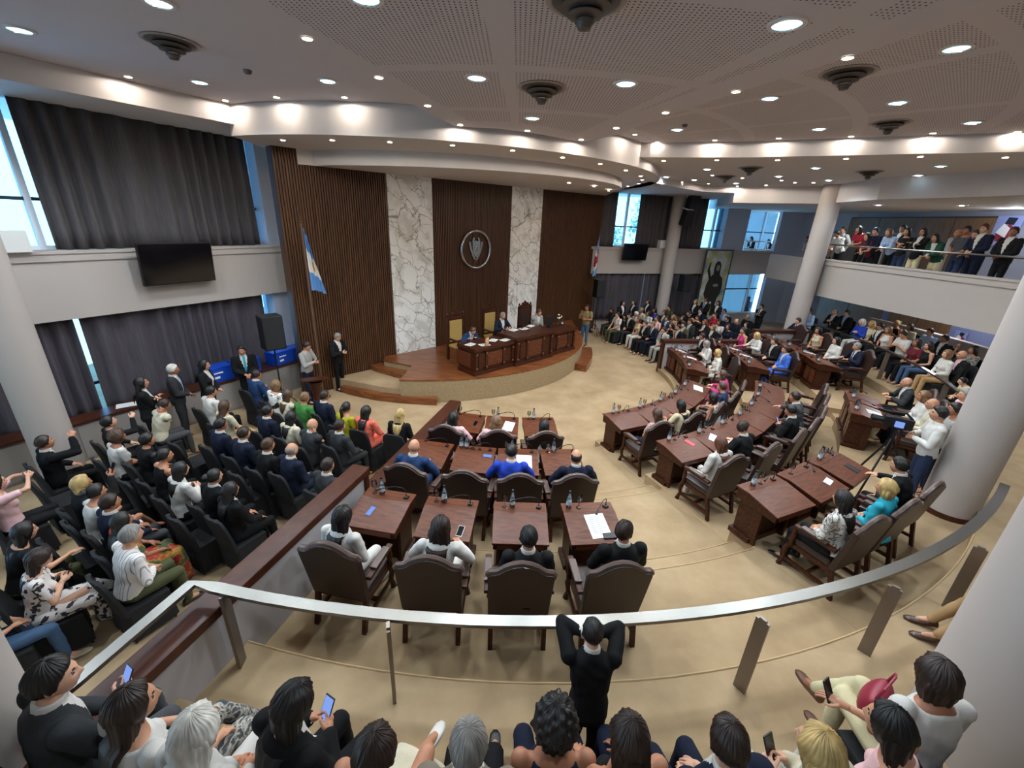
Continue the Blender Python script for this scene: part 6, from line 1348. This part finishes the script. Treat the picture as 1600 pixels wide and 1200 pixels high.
# right balcony
for px, py, lb, pose, hr, hc, tp, tc, bt, bcx, kw in (
 (1262, 374, 'in pale shirt left of the balcony column', 'rail', 'short', K, 'shirt', 'lgrey', P_, 'black', {'back': 1.3}),
 (1293, 374, 'in pale top just right of the balcony column', 'rail', 'short', K, 'tee', 'lgrey', P_, 'black', {'back': .35}),
 (1308, 366, 'in white shirt leaning over the balcony with a lit phone', 'rail', 'short', K, 'shirt', 'white', P_, 'black', {'pitch': -15}),
 (1318, 360, 'in pale shirt behind the white shirt, balcony', 'stand', 'short', K, 'shirt', 'lgrey', P_, 'black', {'back': .5}),
 (1342, 359, 'in red top with badge, balcony', 'rail', 'long', K, 'tee', 'red', P_, 'black', F),
 (1355, 370, 'in dark print top leaning low, balcony', 'rail', 'wavy', K, 'tee', 'maroon', P_, 'black', F),
 (1368, 362, 'in navy shirt and dark cap, balcony', 'rail', 'short', '#232a3e', 'shirt', 'navy', P_, 'black', {}),
 (1389, 364, 'in pale blue shirt, balcony', 'rail', 'bob', LB, 'shirt', 'lblue', P_, 'black', F),
 (1411, 358, 'in dark jacket behind the black top, balcony', 'stand', 'short', K, 'suit', 'dgrey', P_, 'black', {'back': .5}),
 (1418, 363, 'in black top and jeans, balcony', 'scross', 'long', K, 'tee', 'black', P_, 'denim', F),
 (1443, 363, 'in black vest and cream trousers, balcony', 'scross', 'bob', K, 'suit', 'black', P_, 'beige', F),
 (1462, 372, 'in dark green coat and beige trousers, balcony', 'rail', 'long', K, 'jacket', 'dgreen', P_, 'beige', F),
 (1497, 365, 'in light grey shirt and pale jeans, balcony', 'rail', 'fringe', B, 'shirt', 'lgrey', P_, 'lgrey', {}),
 (1511, 361, 'in grey polo with badge, balcony', 'sclasp', 'short', K, 'tee', 'grey', P_, 'denim', {}),
 (1525, 367, 'in navy top beside the navy suit, balcony', 'rail', 'short', K, 'shirt', 'navy', P_, 'denim', {}),
 (1538, 358, 'in navy suit, tallest on the balcony', 'sclasp', 'short', '#5a2f22', 'suit', 'navy', P_, 'navy', {}),
 (1584, 363, 'in black suit, rightmost on the balcony', 'sclasp', 'short', K, 'suit', 'black', P_, 'black', {'yaw': 15})):
    kw = dict(kw); bk = .45+kw.pop('back', 0)
    person('person '+lb, 0, 0, None, -97, pose, hr, hc, tp, tc, bt, bcx, stand=True, headpx=(px, py), wall=(BF.A, BF.B, -bk), **kw)
for px, py, lb in ((1174, 373, 'in black, left of two behind the upper far window'), (1201, 377, 'in black, right of two behind the upper far window')):
    person('person '+lb, 0, 0, None, -110, 'rail', 'long', K, 'suit', 'jet', P_, 'jet', stand=True, headpx=(px, py), wall=(RW.A, RW.B, -.75), fem=True, s=.95)
q = rs(1166, 370, -.4); q2_ = rs(1217, 370, -.4); root = thing('landing_railing', 'white double railing before the two people at the upper far window', 'railing', (*RW.A, 3.4), RW.rz)
for z in (.55, .95): MB().tube([(q, .4, z), (q2_, .4, z)], .03).build('bar', FRAME, root)
for x in np.linspace(q, q2_, 4): MB().tube([(x, .4, -.2), (x, .4, .95)], .025).build('post', FRAME, root)
along(RW, MB().box(q-.6, q2_+2, .36, 1.4, 3.1, 3.35), 'floor_landing', PAINT)
# nearest seats below the viewpoint
N1 = dict(near=1)
def Nr(px, py, lab, *a, turn=0, **kw):
    q = at(px, py, 2.1); t = -math.degrees(math.atan2(q[0]-OX, OY-q[1])); kw.setdefault('s', 1.05); return seat(px, py, 1.032, t+turn, lab, *a, near=1, **kw)
Nr(82, 1062, 'in dark grey jacket raising a lit phone by the rail', 'phone1', 'short', K, 'suit', 'dgrey', P_, 'grey', turn=14, yaw=-20, ph=('lit phone in the hand beside the steel rail corner', 1, True))
Nr(206, 1102, 'in white top with printed trousers, second nearest from the left', 'thigh', 'long', D, 'tee', 'white', P_, 'snake', turn=12, yaw=-20, legs='out', shoes=('heel', '#e2dcd6'), **F)
Nr(307, 1142, 'in white blouse, third nearest from the left', 'lap', 'wavy', W_, 'shirt', 'white', P_, 'white', turn=8, **F)
Nr(458, 1100, 'in black suit tapping a phone, nearest row', 'phone', 'long', K, 'suit', 'jet', P_, 'jet', turn=22, yaw=-12, pitch=-15, **F, ph=('phone with a bluish screen in the hands of the black suit, nearest row', 2, True))
Nr(587, 1172, 'in cream skirt with folded bare arms, nearest row', 'lap', 'long', D, 'tank', 'cream', SK, 'cream', turn=18, crossleg=True, shoes=('heel', '#d9d2c8'), **F)
Nr(732, 1166, 'in taupe suit with outstretched black shoes', 'lap', 'short', G, 'suit', 'taupe', P_, 'jet', legs='out', shoes=('shoe', '#17191a'))
Nr(868, 1130, 'in navy trousers with bare arms, left of the child', 'lap', 'curly', K, 'tank', 'navy', P_, 'navy', legs='out', **F)
Nr(983, 1152, 'in black sleeveless top right of the child', 'thigh', 'long', D, 'tank', 'black', P_, 'navy', turn=-6, **F)
Nr(1137, 1160, 'in navy suit right of the sleeveless black top, nearest row', 'lap', 'short', D, 'suit', 'navy', P_, 'navy', turn=-4, shoes=('shoe', '#1d2424'))
Nr(1280, 1172, 'in cream jacket and white trousers using a phone', 'phone', 'bob', Y, 'suit', 'cream', P_, 'white', turn=-18, **F, ph=('black phone held above the white trousers', 2, False))
Nr(1390, 1134, 'with straight black hair and bare shoulders, nearest row', 'reach', 'long', '#0d0b0a', 'tank', 'pink', P_, 'white', turn=-20, **F, ph=('dark phone in the bare hand left of the red bag', 1, False))
Nr(1464, 1058, 'in white blouse and cream trousers holding a red bag', 'lap', 'bob', D, 'tee', 'white', P_, 'yellow', turn=14, crossleg=True, shoes=('heel', '#6a4433'), **F)
ch = person('child in black suit standing with folded arms on the steel rail', 0, 0, .852, 2, 'kid', 'short', K, 'suit', 'jet', P_, 'jet', stand=True, s=.80, headpx=(926, 990), near=1, pitch=-12, shoes=('shoe', '#151515'))
q = at(1440, 985, .86); person('person with sandals seated behind the near column', float(q[0])+.62, float(q[1])-.36, .852, -60, 'lap', 'long', D, 'tee', 'white', P_, 'tan', near=0, legs='out', fem=True, shoes=('heel', '#4a3026'))
bag = MB().rings([[(x*k, y*k2, z) for x, y in ((-.13, -.06), (0, -.075), (.13, -.06), (.17, 0), (.13, .06), (0, .075), (-.13, .06), (-.17, 0))] for z, k, k2 in ((0, .85, .8), (.03, 1.0, 1.2), (.10, 1.06, 1.35), (.17, .95, .9), (.21, .8, .4))]).build('red_handbag', mat('red_leather', '#8e2438', .45, var=.12), None, smooth=True, auto=False); bag.modifiers.new('soft', 'SUBSURF').levels = 2; bag.modifiers['soft'].render_levels = 2
tag(bag, 'soft red handbag on the lap of the person in white blouse', 'bag')
MB().tube([(-.11, 0, .19), (-.10, -.02, .30), (0, -.03, .36), (.10, -.02, .30), (.11, 0, .19)], .009, 6).build('strap', mat('red_leather', '#8e2438', .45), bag, smooth=True)
q = at(1368, 1095, 1.78); bag.location = (float(q[0]), float(q[1]), 1.70); bag.rotation_euler = (0, 0, .6)
bpy.data.scenes.remove(TSC); bpy.data.objects.remove(TMP)
